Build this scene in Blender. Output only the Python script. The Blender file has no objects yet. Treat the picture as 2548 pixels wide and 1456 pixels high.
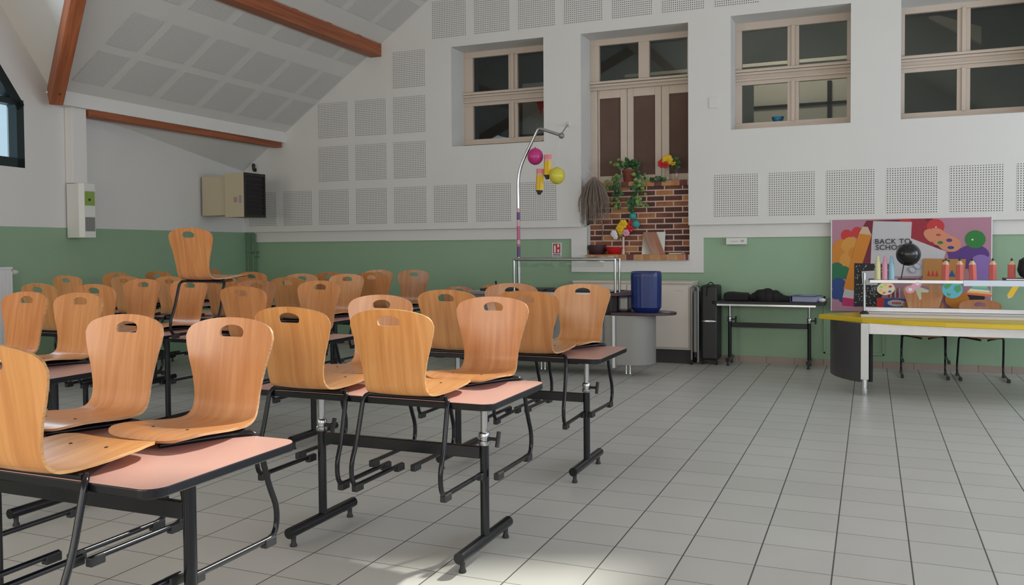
import bpy, bmesh, math, random
from mathutils import Vector, Matrix
random.seed(7)
S = bpy.context.scene
COL = S.collection
R = math.radians

# ------------------------------------------------------------------ camera
cam_d = bpy.data.cameras.new('camera'); cam = bpy.data.objects.new('camera', cam_d); COL.objects.link(cam)
yaw, pit, rol = -3.96672018e-01, -2.80008085e-02, -7.78456233e-03
fw = Vector((math.sin(yaw)*math.cos(pit), math.cos(yaw)*math.cos(pit), math.sin(pit)))
rt = Vector((math.cos(yaw), -math.sin(yaw), 0)); up = rt.cross(fw)
r2 = rt*math.cos(rol)+up*math.sin(rol); u2 = -rt*math.sin(rol)+up*math.cos(rol)
cam.matrix_world = Matrix(((r2.x,u2.x,-fw.x,0),(r2.y,u2.y,-fw.y,0),(r2.z,u2.z,-fw.z,1.40),(0,0,0,1)))
cam_d.sensor_fit = 'HORIZONTAL'; cam_d.sensor_width = 36.0
cam_d.lens = 2145.29/2548*36.0
cam_d.shift_x = (1274-1268.61)/2548
cam_d.shift_y = -(728-673.25)/2548
cam_d.clip_start = .05; cam_d.clip_end = 200
S.camera = cam
S.view_settings.view_transform = 'Standard'; S.view_settings.look = 'None'
S.view_settings.gamma = 1.0; S.view_settings.use_curve_mapping = False
S.view_settings.exposure = 0.0

# ------------------------------------------------------------------ world and daylight
w = bpy.data.worlds.new('sky'); S.world = w; w.use_nodes = True
bg = w.node_tree.nodes['Background']; bg.inputs[0].default_value = (.50,.66,.80,1); bg.inputs[1].default_value = 1.15

sun_d = bpy.data.lights.new('sunlight', 'SUN'); sun_d.energy = 6.6; sun_d.angle = R(2.5); sun_d.color = (1,.95,.86)
sun = bpy.data.objects.new('sunlight', sun_d); COL.objects.link(sun)
SD = Vector((.42,.74,.80)).normalized()
sun.rotation_euler = SD.to_track_quat('Z','Y').to_euler()

def area(name, loc, direction, sx, sy, power, color=(.86,.93,1)):
    d = bpy.data.lights.new(name,'AREA'); d.shape='RECTANGLE'; d.size=sx; d.size_y=sy; d.energy=power; d.color=color
    o = bpy.data.objects.new(name,d); COL.objects.link(o); o.location=loc
    o.rotation_euler = (-Vector(direction)).to_track_quat('Z','Y').to_euler()
    return o
# daylight entering by the glazing of the right wall, the rear wall and the dormer
for i,y in enumerate((-.6,2.3,5.2,8.1)):
    area('daylight_right', (4.72,y,2.15), (-1,0,-.10), 1.9,2.0, (56,62,72,80)[i], (.78,.86,1.0))
for i,x in enumerate((-5.2,-1.6,2.0)):
    area('daylight_rear', (x,-3.35,2.1), (0,1,-.05), 2.4,2.4, (108,92,82)[i], (1,.915,.81))
area('daylight_dormer', (-7.55,4.7,3.0), (1,0,-.2), 2.0,1.6, 30, (.75,.88,1))

# ------------------------------------------------------------------ materials
def srgb(c):
    return tuple(((x/255)/12.92 if x/255<=.04045 else ((x/255+.055)/1.055)**2.4) for x in c)+(1,)
def mat(name, col, rough=.5, metal=0, spec=.5, coat=0, noise=0, nscale=8, bump=0, bscale=200, emit=None, estr=0):
    m = bpy.data.materials.new(name); m.use_nodes=True; nt=m.node_tree; b=nt.nodes['Principled BSDF']
    b.inputs['Base Color'].default_value=col if len(col)==4 else tuple(col)+(1,)
    b.inputs['Roughness'].default_value=rough; b.inputs['Metallic'].default_value=metal
    b.inputs['Specular IOR Level'].default_value=spec
    if coat: b.inputs['Coat Weight'].default_value=coat; b.inputs['Coat Roughness'].default_value=.15
    if emit: b.inputs['Emission Color'].default_value=emit+(1,); b.inputs['Emission Strength'].default_value=estr
    if noise or bump:
        tc=nt.nodes.new('ShaderNodeTexCoord')
    if noise:
        n=nt.nodes.new('ShaderNodeTexNoise'); n.inputs['Scale'].default_value=nscale; n.inputs['Detail'].default_value=4
        nt.links.new(tc.outputs['Object'],n.inputs['Vector'])
        mr=nt.nodes.new('ShaderNodeMapRange'); mr.inputs['To Min'].default_value=1-noise; mr.inputs['To Max'].default_value=1+noise
        nt.links.new(n.outputs['Fac'],mr.inputs['Value'])
        mx=nt.nodes.new('ShaderNodeVectorMath'); mx.operation='SCALE'; mx.inputs[0].default_value=tuple(col[:3])
        nt.links.new(mr.outputs[0],mx.inputs['Scale']); nt.links.new(mx.outputs[0],b.inputs['Base Color'])
    if bump:
        n2=nt.nodes.new('ShaderNodeTexNoise'); n2.inputs['Scale'].default_value=bscale
        nt.links.new(tc.outputs['Object'],n2.inputs['Vector'])
        bp=nt.nodes.new('ShaderNodeBump'); bp.inputs['Strength'].default_value=bump; bp.inputs['Distance'].default_value=.002
        nt.links.new(n2.outputs['Fac'],bp.inputs['Height']); nt.links.new(bp.outputs[0],b.inputs['Normal'])
    return m

def grain_mat(name, dark, mid, light, sx, sy, sz, rough=.35, coat=.3, knots=False):
    m=bpy.data.materials.new(name); m.use_nodes=True; nt=m.node_tree; b=nt.nodes['Principled BSDF']
    tc=nt.nodes.new('ShaderNodeTexCoord'); mp=nt.nodes.new('ShaderNodeMapping')
    mp.inputs['Scale'].default_value=(sx,sy,sz); nt.links.new(tc.outputs['Object'],mp.inputs['Vector'])
    oi=nt.nodes.new('ShaderNodeObjectInfo')
    ad=nt.nodes.new('ShaderNodeVectorMath'); ad.operation='ADD'
    sc=nt.nodes.new('ShaderNodeVectorMath'); sc.operation='SCALE'; sc.inputs[0].default_value=(17,31,23)
    nt.links.new(oi.outputs['Random'],sc.inputs['Scale'])
    nt.links.new(mp.outputs[0],ad.inputs[0]); nt.links.new(sc.outputs[0],ad.inputs[1])
    n=nt.nodes.new('ShaderNodeTexNoise'); n.inputs['Scale'].default_value=1; n.inputs['Detail'].default_value=5; n.inputs['Distortion'].default_value=.6
    nt.links.new(ad.outputs[0],n.inputs['Vector'])
    cr=nt.nodes.new('ShaderNodeValToRGB'); e=cr.color_ramp.elements
    e[0].position=.3; e[0].color=dark; e[1].position=.72; e[1].color=light
    k=e.new(.5); k.color=mid
    nt.links.new(n.outputs['Fac'],cr.inputs[0])
    last=cr.outputs[0]
    # slight tint from one object to the next
    mr=nt.nodes.new('ShaderNodeMapRange'); mr.inputs['To Min'].default_value=.94; mr.inputs['To Max'].default_value=1.05
    nt.links.new(oi.outputs['Random'],mr.inputs['Value'])
    vs=nt.nodes.new('ShaderNodeVectorMath'); vs.operation='SCALE'
    nt.links.new(last,vs.inputs[0]); nt.links.new(mr.outputs[0],vs.inputs['Scale']); last=vs.outputs[0]
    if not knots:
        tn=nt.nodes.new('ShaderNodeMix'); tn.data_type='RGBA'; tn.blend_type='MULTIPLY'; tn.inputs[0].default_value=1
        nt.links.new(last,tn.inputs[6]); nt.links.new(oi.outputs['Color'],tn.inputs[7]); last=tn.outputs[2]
    if knots:
        v=nt.nodes.new('ShaderNodeTexVoronoi'); v.inputs['Scale'].default_value=2.6
        nt.links.new(tc.outputs['Object'],v.inputs['Vector'])
        r=nt.nodes.new('ShaderNodeMapRange'); r.inputs['From Min'].default_value=.035; r.inputs['From Max'].default_value=.06
        r.inputs['To Min'].default_value=.35; r.inputs['To Max'].default_value=1
        nt.links.new(v.outputs['Distance'],r.inputs['Value'])
        v2=nt.nodes.new('ShaderNodeVectorMath'); v2.operation='SCALE'
        nt.links.new(last,v2.inputs[0]); nt.links.new(r.outputs[0],v2.inputs['Scale']); last=v2.outputs[0]
    nt.links.new(last,b.inputs['Base Color'])
    b.inputs['Roughness'].default_value=rough; b.inputs['Coat Weight'].default_value=coat; b.inputs['Coat Roughness'].default_value=.2
    return m

M={}
M['white']=mat('white_paint',(.70,.685,.655),.75,noise=.03,nscale=1.5,bump=.15,bscale=120)
M['ceil']=mat('ceiling_paint',(.66,.64,.60),.8,noise=.03,nscale=1.2,bump=.3,bscale=60)
M['green']=mat('green_paint',(.27,.405,.262),.55,noise=.04,nscale=2,bump=.2,bscale=90)
M['greendark']=mat('green_pipe_paint',(.10,.17,.11),.5)
M['beech']=grain_mat('beech_plywood',(.55,.225,.072,1),(.64,.285,.098,1),(.72,.355,.14,1),34,4,2.2,.30,.30)
M['plyedge']=grain_mat('plywood_edge',(.42,.2,.08,1),(.55,.3,.13,1),(.66,.4,.2,1),10,10,160,.5,.1)
M['black']=mat('black_lacquer',(.007,.0075,.010),.22,spec=.38)
M['blackplastic']=mat('black_plastic',(.015,.015,.016),.5)
M['chrome']=mat('chrome',(.75,.76,.78),.16,metal=1)
M['dullchrome']=mat('dull_chrome',(.46,.46,.47),.22,metal=1)
M['steel']=mat('brushed_steel',(.52,.52,.535),.30,metal=1,noise=.06,nscale=20)
M['greysteel']=mat('grey_steel',(.25,.245,.24),.42,metal=.5)
M['pink']=mat('salmon_laminate',(.60,.345,.30),.33,noise=.02,nscale=30)
M['beam']=grain_mat('stained_pine',(.22,.055,.018,1),(.31,.085,.028,1),(.40,.125,.043,1),1.1,24,24,.55,.05,knots=True)
M['valley']=grain_mat('stained_pine_rafter',(.20,.06,.02,1),(.31,.105,.036,1),(.42,.155,.055,1),14,14,14,.55,.05,knots=True)
M['woodwhite']=mat('cream_window_paint',(.60,.50,.415),.5,noise=.03,nscale=5)
M['winframe']=mat('dark_green_window_frame',(.008,.022,.024),.4)
M['cream']=mat('cream_metal',(.55,.48,.33),.5)
M['creamcab']=mat('cream_laminate',(.62,.56,.47),.5)
M['cabface']=mat('pale_laminate_door',(.70,.62,.54),.5)
M['plastic_w']=mat('white_plastic',(.66,.66,.62),.4)
M['dark']=mat('dark_void',(.015,.012,.013),.6)
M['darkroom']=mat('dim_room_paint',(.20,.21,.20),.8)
M['lime']=mat('lime_green',(.30,.60,.04),.5)
M['yellow']=mat('yellow_laminate',(.72,.50,.02),.3)
M['navy']=mat('navy_plastic',(.006,.022,.13),.35)
M['maroon']=mat('dark_maroon_laminate',(.05,.022,.035),.4)
M['red']=mat('red_plastic',(.55,.01,.015),.4)
M['skirting']=mat('skirting_tile',(.33,.26,.22),.4,noise=.04,nscale=10)
M['grout']=mat('skirting_grout',(.20,.16,.14),.8)
M['radiator']=mat('white_enamel',(.72,.72,.72),.35)
M['leaf']=mat('plant_leaf',(.03,.10,.025),.45,noise=.35,nscale=30)
M['leafv']=mat('variegated_leaf',(.16,.26,.06),.45,noise=.3,nscale=40)
M['terracotta']=mat('terracotta',(.20,.045,.025),.7)
M['dried']=mat('dried_grass',(.26,.205,.165),.85,noise=.3,nscale=60)
M['teal']=mat('teal_yarn',(.05,.30,.29),.7,noise=.15,nscale=80)
M['magenta']=mat('magenta_balloon',(.50,.03,.20),.3)
M['yball']=mat('yellow_balloon',(.62,.55,.06),.3)
M['pencil_y']=mat('pencil_yellow',(.75,.47,.01),.45)
M['pencil_r']=mat('pencil_red',(.60,.12,.10),.5)
M['skinwood']=mat('pencil_wood',(.68,.48,.28),.6)
M['eraser']=mat('eraser_pink',(.72,.22,.22),.6)
M['purple']=mat('purple_wrap',(.10,.04,.17),.4)
M['pinkwrap']=mat('pink_wrap',(.48,.10,.22),.4)
M['palewrap']=mat('pale_pink_wrap',(.58,.35,.38),.4)
M['paper']=mat('paper_white',(.72,.71,.72),.6)
M['ink']=mat('ink',(.03,.03,.035),.6)
M['cyc']=mat('crayon_yellow',(.70,.68,.36),.5)
M['cpk']=mat('crayon_pink',(.70,.33,.44),.5)
M['cbl']=mat('crayon_blue',(.30,.53,.64),.5)
M['fabric']=mat('black_fabric',(.010,.009,.011),.85,bump=.5,bscale=300)
M['blue']=mat('blue_cover',(.045,.09,.24),.4)
M['mirror']=mat('mirror_glass',(.85,.86,.85),.02,metal=1)
M['darkred']=mat('dark_basket',(.05,.015,.02),.7)
M['curtain']=mat('brown_curtain',(.13,.078,.06),.9,noise=.25,nscale=3)
M['lightblue']=mat('pale_blue_reflection',(.62,.72,.85),.15,spec=.8)

def glass(name, tint, gl=.12):
    m=bpy.data.materials.new(name); m.use_nodes=True; nt=m.node_tree
    for n in list(nt.nodes):
        if n.type!='OUTPUT_MATERIAL': nt.nodes.remove(n)
    out=[n for n in nt.nodes if n.type=='OUTPUT_MATERIAL'][0]
    t=nt.nodes.new('ShaderNodeBsdfTransparent'); t.inputs[0].default_value=tint
    g=nt.nodes.new('ShaderNodeBsdfGlossy'); g.inputs['Roughness'].default_value=.02; g.inputs[0].default_value=(.9,.95,1,1)
    lw=nt.nodes.new('ShaderNodeLayerWeight'); lw.inputs[0].default_value=.5
    pw=nt.nodes.new('ShaderNodeMath'); pw.operation='POWER'; pw.inputs[1].default_value=5; nt.links.new(lw.outputs['Facing'],pw.inputs[0])
    fr=nt.nodes.new('ShaderNodeMapRange'); fr.inputs['To Min'].default_value=.035; fr.inputs['To Max'].default_value=.9; nt.links.new(pw.outputs[0],fr.inputs['Value'])
    mx=nt.nodes.new('ShaderNodeMixShader'); nt.links.new(fr.outputs[0],mx.inputs[0])
    nt.links.new(t.outputs[0],mx.inputs[1]); nt.links.new(g.outputs[0],mx.inputs[2]); nt.links.new(mx.outputs[0],out.inputs[0])
    return m
M['glass']=glass('window_glass',(.93,.96,.95,1))
M['dimglass']=glass('dusty_window_glass',(.75,.78,.76,1))

def floor_mat():
    m=bpy.data.materials.new('grey_floor_tiles'); m.use_nodes=True; nt=m.node_tree; b=nt.nodes['Principled BSDF']
    tc=nt.nodes.new('ShaderNodeTexCoord')
    sp=nt.nodes.new('ShaderNodeSeparateXYZ'); nt.links.new(tc.outputs['Object'],sp.inputs[0])
    TX,TY,OX,OY=.3153,.2912,.1685,3.5565
    def frac(sock,off,per):
        a=nt.nodes.new('ShaderNodeMath'); a.operation='SUBTRACT'; a.inputs[1].default_value=off-50*per; nt.links.new(sock,a.inputs[0])
        d=nt.nodes.new('ShaderNodeMath'); d.operation='DIVIDE'; d.inputs[1].default_value=per; nt.links.new(a.outputs[0],d.inputs[0])
        f=nt.nodes.new('ShaderNodeMath'); f.operation='FRACT'; nt.links.new(d.outputs[0],f.inputs[0])
        fl=nt.nodes.new('ShaderNodeMath'); fl.operation='FLOOR'; nt.links.new(d.outputs[0],fl.inputs[0])
        p=nt.nodes.new('ShaderNodeMath'); p.operation='PINGPONG'; p.inputs[1].default_value=.5; nt.links.new(f.outputs[0],p.inputs[0])
        return p.outputs[0],fl.outputs[0]
    px,ix=frac(sp.outputs[0],OX,TX); py,iy=frac(sp.outputs[1],OY,TY)
    def line(s,wd):
        r=nt.nodes.new('ShaderNodeMapRange'); r.inputs['From Min'].default_value=wd*.6; r.inputs['From Max'].default_value=wd
        nt.links.new(s,r.inputs['Value']); return r.outputs[0]
    lx=line(px,.0125); ly=line(py,.0085)
    mn=nt.nodes.new('ShaderNodeMath'); mn.operation='MINIMUM'; nt.links.new(lx,mn.inputs[0]); nt.links.new(ly,mn.inputs[1])
    cb=nt.nodes.new('ShaderNodeCombineXYZ'); nt.links.new(ix,cb.inputs[0]); nt.links.new(iy,cb.inputs[1])
    wn=nt.nodes.new('ShaderNodeTexWhiteNoise'); wn.noise_dimensions='2D'; nt.links.new(cb.outputs[0],wn.inputs['Vector'])
    mr=nt.nodes.new('ShaderNodeMapRange'); mr.inputs['To Min'].default_value=.95; mr.inputs['To Max'].default_value=1.03; nt.links.new(wn.outputs['Value'],mr.inputs['Value'])
    no=nt.nodes.new('ShaderNodeTexNoise'); no.inputs['Scale'].default_value=2.2; no.inputs['Detail'].default_value=6; nt.links.new(tc.outputs['Object'],no.inputs['Vector'])
    m2=nt.nodes.new('ShaderNodeMapRange'); m2.inputs['To Min'].default_value=.92; m2.inputs['To Max'].default_value=1.06; nt.links.new(no.outputs['Fac'],m2.inputs['Value'])
    mu=nt.nodes.new('ShaderNodeMath'); mu.operation='MULTIPLY'; nt.links.new(mr.outputs[0],mu.inputs[0]); nt.links.new(m2.outputs[0],mu.inputs[1])
    vs=nt.nodes.new('ShaderNodeVectorMath'); vs.operation='SCALE'; vs.inputs[0].default_value=(.56,.545,.51); nt.links.new(mu.outputs[0],vs.inputs['Scale'])
    mix=nt.nodes.new('ShaderNodeMix'); mix.data_type='RGBA'; nt.links.new(mn.outputs[0],mix.inputs[0])
    mix.inputs[6].default_value=(.085,.08,.075,1); nt.links.new(vs.outputs[0],mix.inputs[7])
    nt.links.new(mix.outputs[2],b.inputs['Base Color'])
    rr=nt.nodes.new('ShaderNodeMapRange'); rr.inputs['To Min'].default_value=.8; rr.inputs['To Max'].default_value=.36; nt.links.new(mn.outputs[0],rr.inputs['Value'])
    nt.links.new(rr.outputs[0],b.inputs['Roughness'])
    bp=nt.nodes.new('ShaderNodeBump'); bp.inputs['Strength'].default_value=.4; bp.inputs['Distance'].default_value=.002
    nt.links.new(mn.outputs[0],bp.inputs['Height']); nt.links.new(bp.outputs[0],b.inputs['Normal'])
    return m
M['floor']=floor_mat()

def perf_mat(name, base, hole, per, frac_):
    """plasterboard with a square grid of small square holes, laid out in the panel's own plane (object x / y)"""
    m=bpy.data.materials.new(name); m.use_nodes=True; nt=m.node_tree; b=nt.nodes['Principled BSDF']
    tc=nt.nodes.new('ShaderNodeTexCoord'); sp=nt.nodes.new('ShaderNodeSeparateXYZ'); nt.links.new(tc.outputs['Object'],sp.inputs[0])
    outs=[]
    for i in (0,1):
        d=nt.nodes.new('ShaderNodeMath'); d.operation='DIVIDE'; d.inputs[1].default_value=per; nt.links.new(sp.outputs[i],d.inputs[0])
        f=nt.nodes.new('ShaderNodeMath'); f.operation='FRACT'; nt.links.new(d.outputs[0],f.inputs[0])
        p=nt.nodes.new('ShaderNodeMath'); p.operation='PINGPONG'; p.inputs[1].default_value=.5; nt.links.new(f.outputs[0],p.inputs[0])
        g=nt.nodes.new('ShaderNodeMath'); g.operation='GREATER_THAN'; g.inputs[1].default_value=.5-frac_/2; nt.links.new(p.outputs[0],g.inputs[0])
        outs.append(g.outputs[0])
    mu=nt.nodes.new('ShaderNodeMath'); mu.operation='MULTIPLY'; nt.links.new(outs[0],mu.inputs[0]); nt.links.new(outs[1],mu.inputs[1])
    mix=nt.nodes.new('ShaderNodeMix'); mix.data_type='RGBA'; nt.links.new(mu.outputs[0],mix.inputs[0])
    mix.inputs[6].default_value=base; mix.inputs[7].default_value=hole
    nt.links.new(mix.outputs[2],b.inputs['Base Color']); b.inputs['Roughness'].default_value=.8
    return m
M['perf']=perf_mat('perforated_plasterboard',(.70,.685,.655,1),(.06,.055,.05,1),.0255,.42)
M['perfc']=perf_mat('perforated_ceiling_board',(.61,.595,.56,1),(.30,.29,.275,1),.0255,.36)

def brick_mat():
    m=bpy.data.materials.new('brick_slips'); m.use_nodes=True; nt=m.node_tree; b=nt.nodes['Principled BSDF']
    tc=nt.nodes.new('ShaderNodeTexCoord')
    sp=nt.nodes.new('ShaderNodeSeparateXYZ'); nt.links.new(tc.outputs['Object'],sp.inputs[0])
    cb=nt.nodes.new('ShaderNodeCombineXYZ'); nt.links.new(sp.outputs[0],cb.inputs[0]); nt.links.new(sp.outputs[2],cb.inputs[1])
    bk=nt.nodes.new('ShaderNodeTexBrick'); nt.links.new(cb.outputs[0],bk.inputs['Vector'])
    bk.inputs['Scale'].default_value=1; bk.inputs['Brick Width'].default_value=.225; bk.inputs['Row Height'].default_value=.0695
    bk.inputs['Mortar Size'].default_value=.0075; bk.inputs['Mortar Smooth'].default_value=.1
    bk.inputs['Color1'].default_value=(0,0,0,1); bk.inputs['Color2'].default_value=(1,1,1,1); bk.inputs['Mortar'].default_value=(.5,.5,.5,1)
    cr=nt.nodes.new('ShaderNodeValToRGB'); e=cr.color_ramp.elements
    e[0].position=0; e[0].color=(.075,.030,.026,1); e[1].position=1; e[1].color=(.46,.22,.085,1)
    for p,c in ((.3,(.11,.042,.030,1)),(.5,(.18,.065,.038,1)),(.7,(.28,.105,.05,1)),(.85,(.39,.16,.065,1))):
        k=e.new(p); k.color=c
    no=nt.nodes.new('ShaderNodeTexNoise'); no.inputs['Scale'].default_value=9; nt.links.new(tc.outputs['Object'],no.inputs['Vector'])
    ad=nt.nodes.new('ShaderNodeMath'); ad.operation='ADD'; 
    m3=nt.nodes.new('ShaderNodeMapRange'); m3.inputs['To Min'].default_value=-.3; m3.inputs['To Max'].default_value=.3; nt.links.new(no.outputs['Fac'],m3.inputs['Value'])
    nt.links.new(bk.outputs['Color'],ad.inputs[0]); nt.links.new(m3.outputs[0],ad.inputs[1]); nt.links.new(ad.outputs[0],cr.inputs[0])
    mix=nt.nodes.new('ShaderNodeMix'); mix.data_type='RGBA'; nt.links.new(bk.outputs['Fac'],mix.inputs[0])
    nt.links.new(cr.outputs[0],mix.inputs[6]); mix.inputs[7].default_value=(.62,.44,.35,1)
    nt.links.new(mix.outputs[2],b.inputs['Base Color']); b.inputs['Roughness'].default_value=.8
    return m
M['brick']=brick_mat()
M['soldier']=mat('ledge_brick_orange',(.46,.20,.085),.8,noise=.3,nscale=14)
M['soldier2']=mat('ledge_brick_tan',(.50,.26,.11),.8,noise=.3,nscale=14)
M['soldier3']=mat('ledge_brick_dark',(.17,.055,.045),.8,noise=.3,nscale=14)
M['mortar']=mat('pale_mortar',(.60,.45,.37),.85)

# ------------------------------------------------------------------ mesh helpers
class MB:
    def __init__(s): s.v=[]; s.f=[]; s.m=[]
    def add(s,vs,fs,mi=0):
        o=len(s.v); s.v+= [tuple(v) for v in vs]; s.f+=[tuple(i+o for i in f) for f in fs]; s.m+=[mi]*len(fs); return s
    def box(s,x0,x1,y0,y1,z0,z1,mi=0):
        v=[(x,y,z) for z in (z0,z1) for y in (y0,y1) for x in (x0,x1)]
        return s.add(v,[(0,2,3,1),(4,5,7,6),(0,1,5,4),(2,6,7,3),(0,4,6,2),(1,3,7,5)],mi)
    def prism(s,poly,a,b,axis='z',mi=0):
        """poly in the two other axes; extruded a..b along axis"""
        def P(p,t):
            return (p[0],p[1],t) if axis=='z' else ((p[0],t,p[1]) if axis=='y' else (t,p[0],p[1]))
        n=len(poly); v=[P(p,a) for p in poly]+[P(p,b) for p in poly]
        f=[tuple(range(n))[::-1],tuple(range(n,2*n))]+[(i,(i+1)%n,n+(i+1)%n,n+i) for i in range(n)]
        return s.add(v,f,mi)
    def tube(s,path,r,seg=10,mi=0,cap=True,r2=None):
        P=[Vector(p) for p in path]; n=len(P)
        T=[]
        for i in range(n):
            t=(P[min(i+1,n-1)]-P[max(i-1,0)]); T.append(t.normalized())
        ref=Vector((0,0,1)) if abs(T[0].z)<.9 else Vector((1,0,0))
        N=(ref-T[0]*ref.dot(T[0])).normalized(); vs=[]
        for i in range(n):
            N=(N-T[i]*N.dot(T[i])).normalized(); B=T[i].cross(N)
            rr=r if r2 is None else r+(r2-r)*i/(n-1)
            for k in range(seg):
                a=2*math.pi*k/seg; vs.append(P[i]+N*math.cos(a)*rr+B*math.sin(a)*rr)
        fs=[(i*seg+k,i*seg+(k+1)%seg,(i+1)*seg+(k+1)%seg,(i+1)*seg+k) for i in range(n-1) for k in range(seg)]
        if cap: fs+=[tuple(range(seg))[::-1],tuple((n-1)*seg+k for k in range(seg))]
        return s.add(vs,fs,mi)
    def lathe(s,prof,c=(0,0,0),seg=20,mi=0,close=True):
        vs=[];n=len(prof)
        for r,z in prof:
            for k in range(seg):
                a=2*math.pi*k/seg; vs.append((c[0]+r*math.cos(a),c[1]+r*math.sin(a),c[2]+z))
        fs=[(i*seg+k,i*seg+(k+1)%seg,(i+1)*seg+(k+1)%seg,(i+1)*seg+k) for i in range(n-1) for k in range(seg)]
        if close: fs+=[tuple(range(seg))[::-1],tuple((n-1)*seg+k for k in range(seg))]
        return s.add(vs,fs,mi)
    def sphere(s,c,r,seg=20,rings=12,mi=0,sc=(1,1,1)):
        vs=[]; 
        for i in range(rings+1):
            t=math.pi*i/rings
            for k in range(seg):
                a=2*math.pi*k/seg
                vs.append((c[0]+sc[0]*r*math.sin(t)*math.cos(a),c[1]+sc[1]*r*math.sin(t)*math.sin(a),c[2]-sc[2]*r*math.cos(t)))
        fs=[(i*seg+k,i*seg+(k+1)%seg,(i+1)*seg+(k+1)%seg,(i+1)*seg+k) for i in range(rings) for k in range(seg)]
        return s.add(vs,fs,mi)
def fillet(pts,rad,n=6):
    P=[Vector(p) for p in pts]; out=[P[0]]
    for i in range(1,len(P)-1):
        a=(P[i-1]-P[i]); b=(P[i+1]-P[i]); r=rad[i-1] if isinstance(rad,(list,tuple)) else rad
        r=min(r,a.length*.49,b.length*.49)
        p0=P[i]+a.normalized()*r; p2=P[i]+b.normalized()*r
        for k in range(n+1):
            t=k/n; out.append(p0*(1-t)**2+P[i]*2*t*(1-t)+p2*t*t)
    out.append(P[-1]); return out
def obj(name,mb,mats,parent=None,smooth=False,bevel=0,loc=None,rot=None):
    me=bpy.data.meshes.new(name); me.from_pydata(mb.v,[],mb.f)
    if not isinstance(mats,(list,tuple)): mats=[mats]
    for m in mats: me.materials.append(m)
    me.polygons.foreach_set('material_index',mb.m)
    bm=bmesh.new(); bm.from_mesh(me); bmesh.ops.recalc_face_normals(bm,faces=bm.faces); bm.to_mesh(me); bm.free()
    if smooth:
        me.polygons.foreach_set('use_smooth',[True]*len(me.polygons))
        me.set_sharp_from_angle(angle=R(38))
    o=bpy.data.objects.new(name,me); COL.objects.link(o)
    if parent: o.parent=parent
    if loc: o.location=loc
    if rot: o.rotation_euler=rot
    if bevel:
        md=o.modifiers.new('bevel','BEVEL'); md.width=bevel; md.segments=2; md.limit_method='ANGLE'; md.angle_limit=R(50)
    return o
def tag(o,label,cat,group=None,kind=None):
    o['label']=label; o['category']=cat
    if group: o['group']=group
    if kind: o['kind']=kind
    return o
def thing(name,label,cat,loc=(0,0,0),rz=0,group=None,rot=None):
    o=bpy.data.objects.new(name,None); COL.objects.link(o); o.location=loc; o.rotation_euler=rot if rot else (0,0,rz)
    o.empty_display_size=.1
    return tag(o,label,cat,group)
def struct(name,mb,mats,label=None,parent=None,**k):
    o=obj(name,mb,mats,parent,**k); 
    if not parent:
        o['kind']='structure'; o['category']=name.split('_')[0]
        o['label']=label or name
    return o
def copy_tree(o,parent=None):
    c=o.copy(); COL.objects.link(c)
    if parent: c.parent=parent
    for ch in list(o.children): copy_tree(ch,c)
    return c
def box_at(name,x0,x1,y0,y1,z0,z1,m,parent=None,bevel=0):
    """box mesh with its own origin at its base centre"""
    cx,cy=(x0+x1)/2,(y0+y1)/2
    return obj(name,MB().box(x0-cx,x1-cx,y0-cy,y1-cy,0,z1-z0),m,parent,bevel=bevel,loc=(cx,cy,z0))

# ------------------------------------------------------------------ the room
TAN=.69; RX=-1.5; RZ=3.093+TAN*(RX+7.913)
def roofz(x): return 3.093+TAN*(x+7.913) if x<=RX else RZ-TAN*(x-RX)
def wallx(y): return -8.7075+.166*(10.519-y)
YB=10.52; YP=10.43
struct('floor',MB().box(-9.2,5.1,-3.8,10.9,-.12,0),M['floor'],'floor of square grey tiles with dark joints')

# back wall: green lower wall, its white upper cladding with the openings, and the perforated fields in it
m=MB()
m.box(-8.95,-3.33,YB,10.9,0,1.66); m.box(-2.03,5.0,YB,10.9,0,1.66); m.box(-3.33,-2.03,YB,10.9,0,1.215)
wb=struct('wall_back',m,M['green'],'green painted back wall below the white panelling')
cols=[(-8.95,-5.20,None),(-5.20,-3.88,(2.745,4.075)),(-3.88,-3.38,None),(-3.38,-2.03,(1.64,4.065)),(-2.03,-1.53,None),(-1.53,-.215,(2.755,4.085)),(-.215,.297,None),(.297,1.62,(2.76,4.065)),(1.62,5.0,None)]
m=MB()
for a,b,op in cols:
    ps=[(a,roofz(a)+.05),(b,roofz(b)+.05)]
    if a<RX<b: ps.insert(1,(RX,RZ+.05))
    top=[(x,z) for x,z in ps][::-1]
    if op is None: m.prism([(a,1.64),(b,1.64)]+top,YP,10.9,'y')
    else:
        if op[0]>1.7: m.box(a,b,YP,10.9,1.64,op[0])
        m.prism([(a,op[1]),(b,op[1])]+top,YP,10.9,'y')
struct('upper_panelling',m,M['white'],parent=wb)
# perforated fields
def perf_plate(par,x,z,sx=.51,sz=.50):
    o=obj('acoustic_panel',MB().box(0,sx,0,sz,-.004,0),M['perf'],par)
    o.matrix_local=Matrix(((1,0,0,x),(0,0,-1,YP-.0035),(0,1,0,z),(0,0,0,1)))
for x in (-8.60,-7.97,-7.345,-6.72,-6.10,-5.48,-4.85,-4.22): perf_plate(wb,x,1.727)
for x in (-7.345,-6.72,-6.10): perf_plate(wb,x,2.345); perf_plate(wb,x,2.965)
perf_plate(wb,-6.10,3.585)
for i in range(7): perf_plate(wb,-5.48+i*.627,4.205)
for x in (-4.85,-4.22,-3.59,-2.97): perf_plate(wb,x,4.83)
for i in range(7): perf_plate(wb,-1.725+i*.627,1.727)
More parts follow.
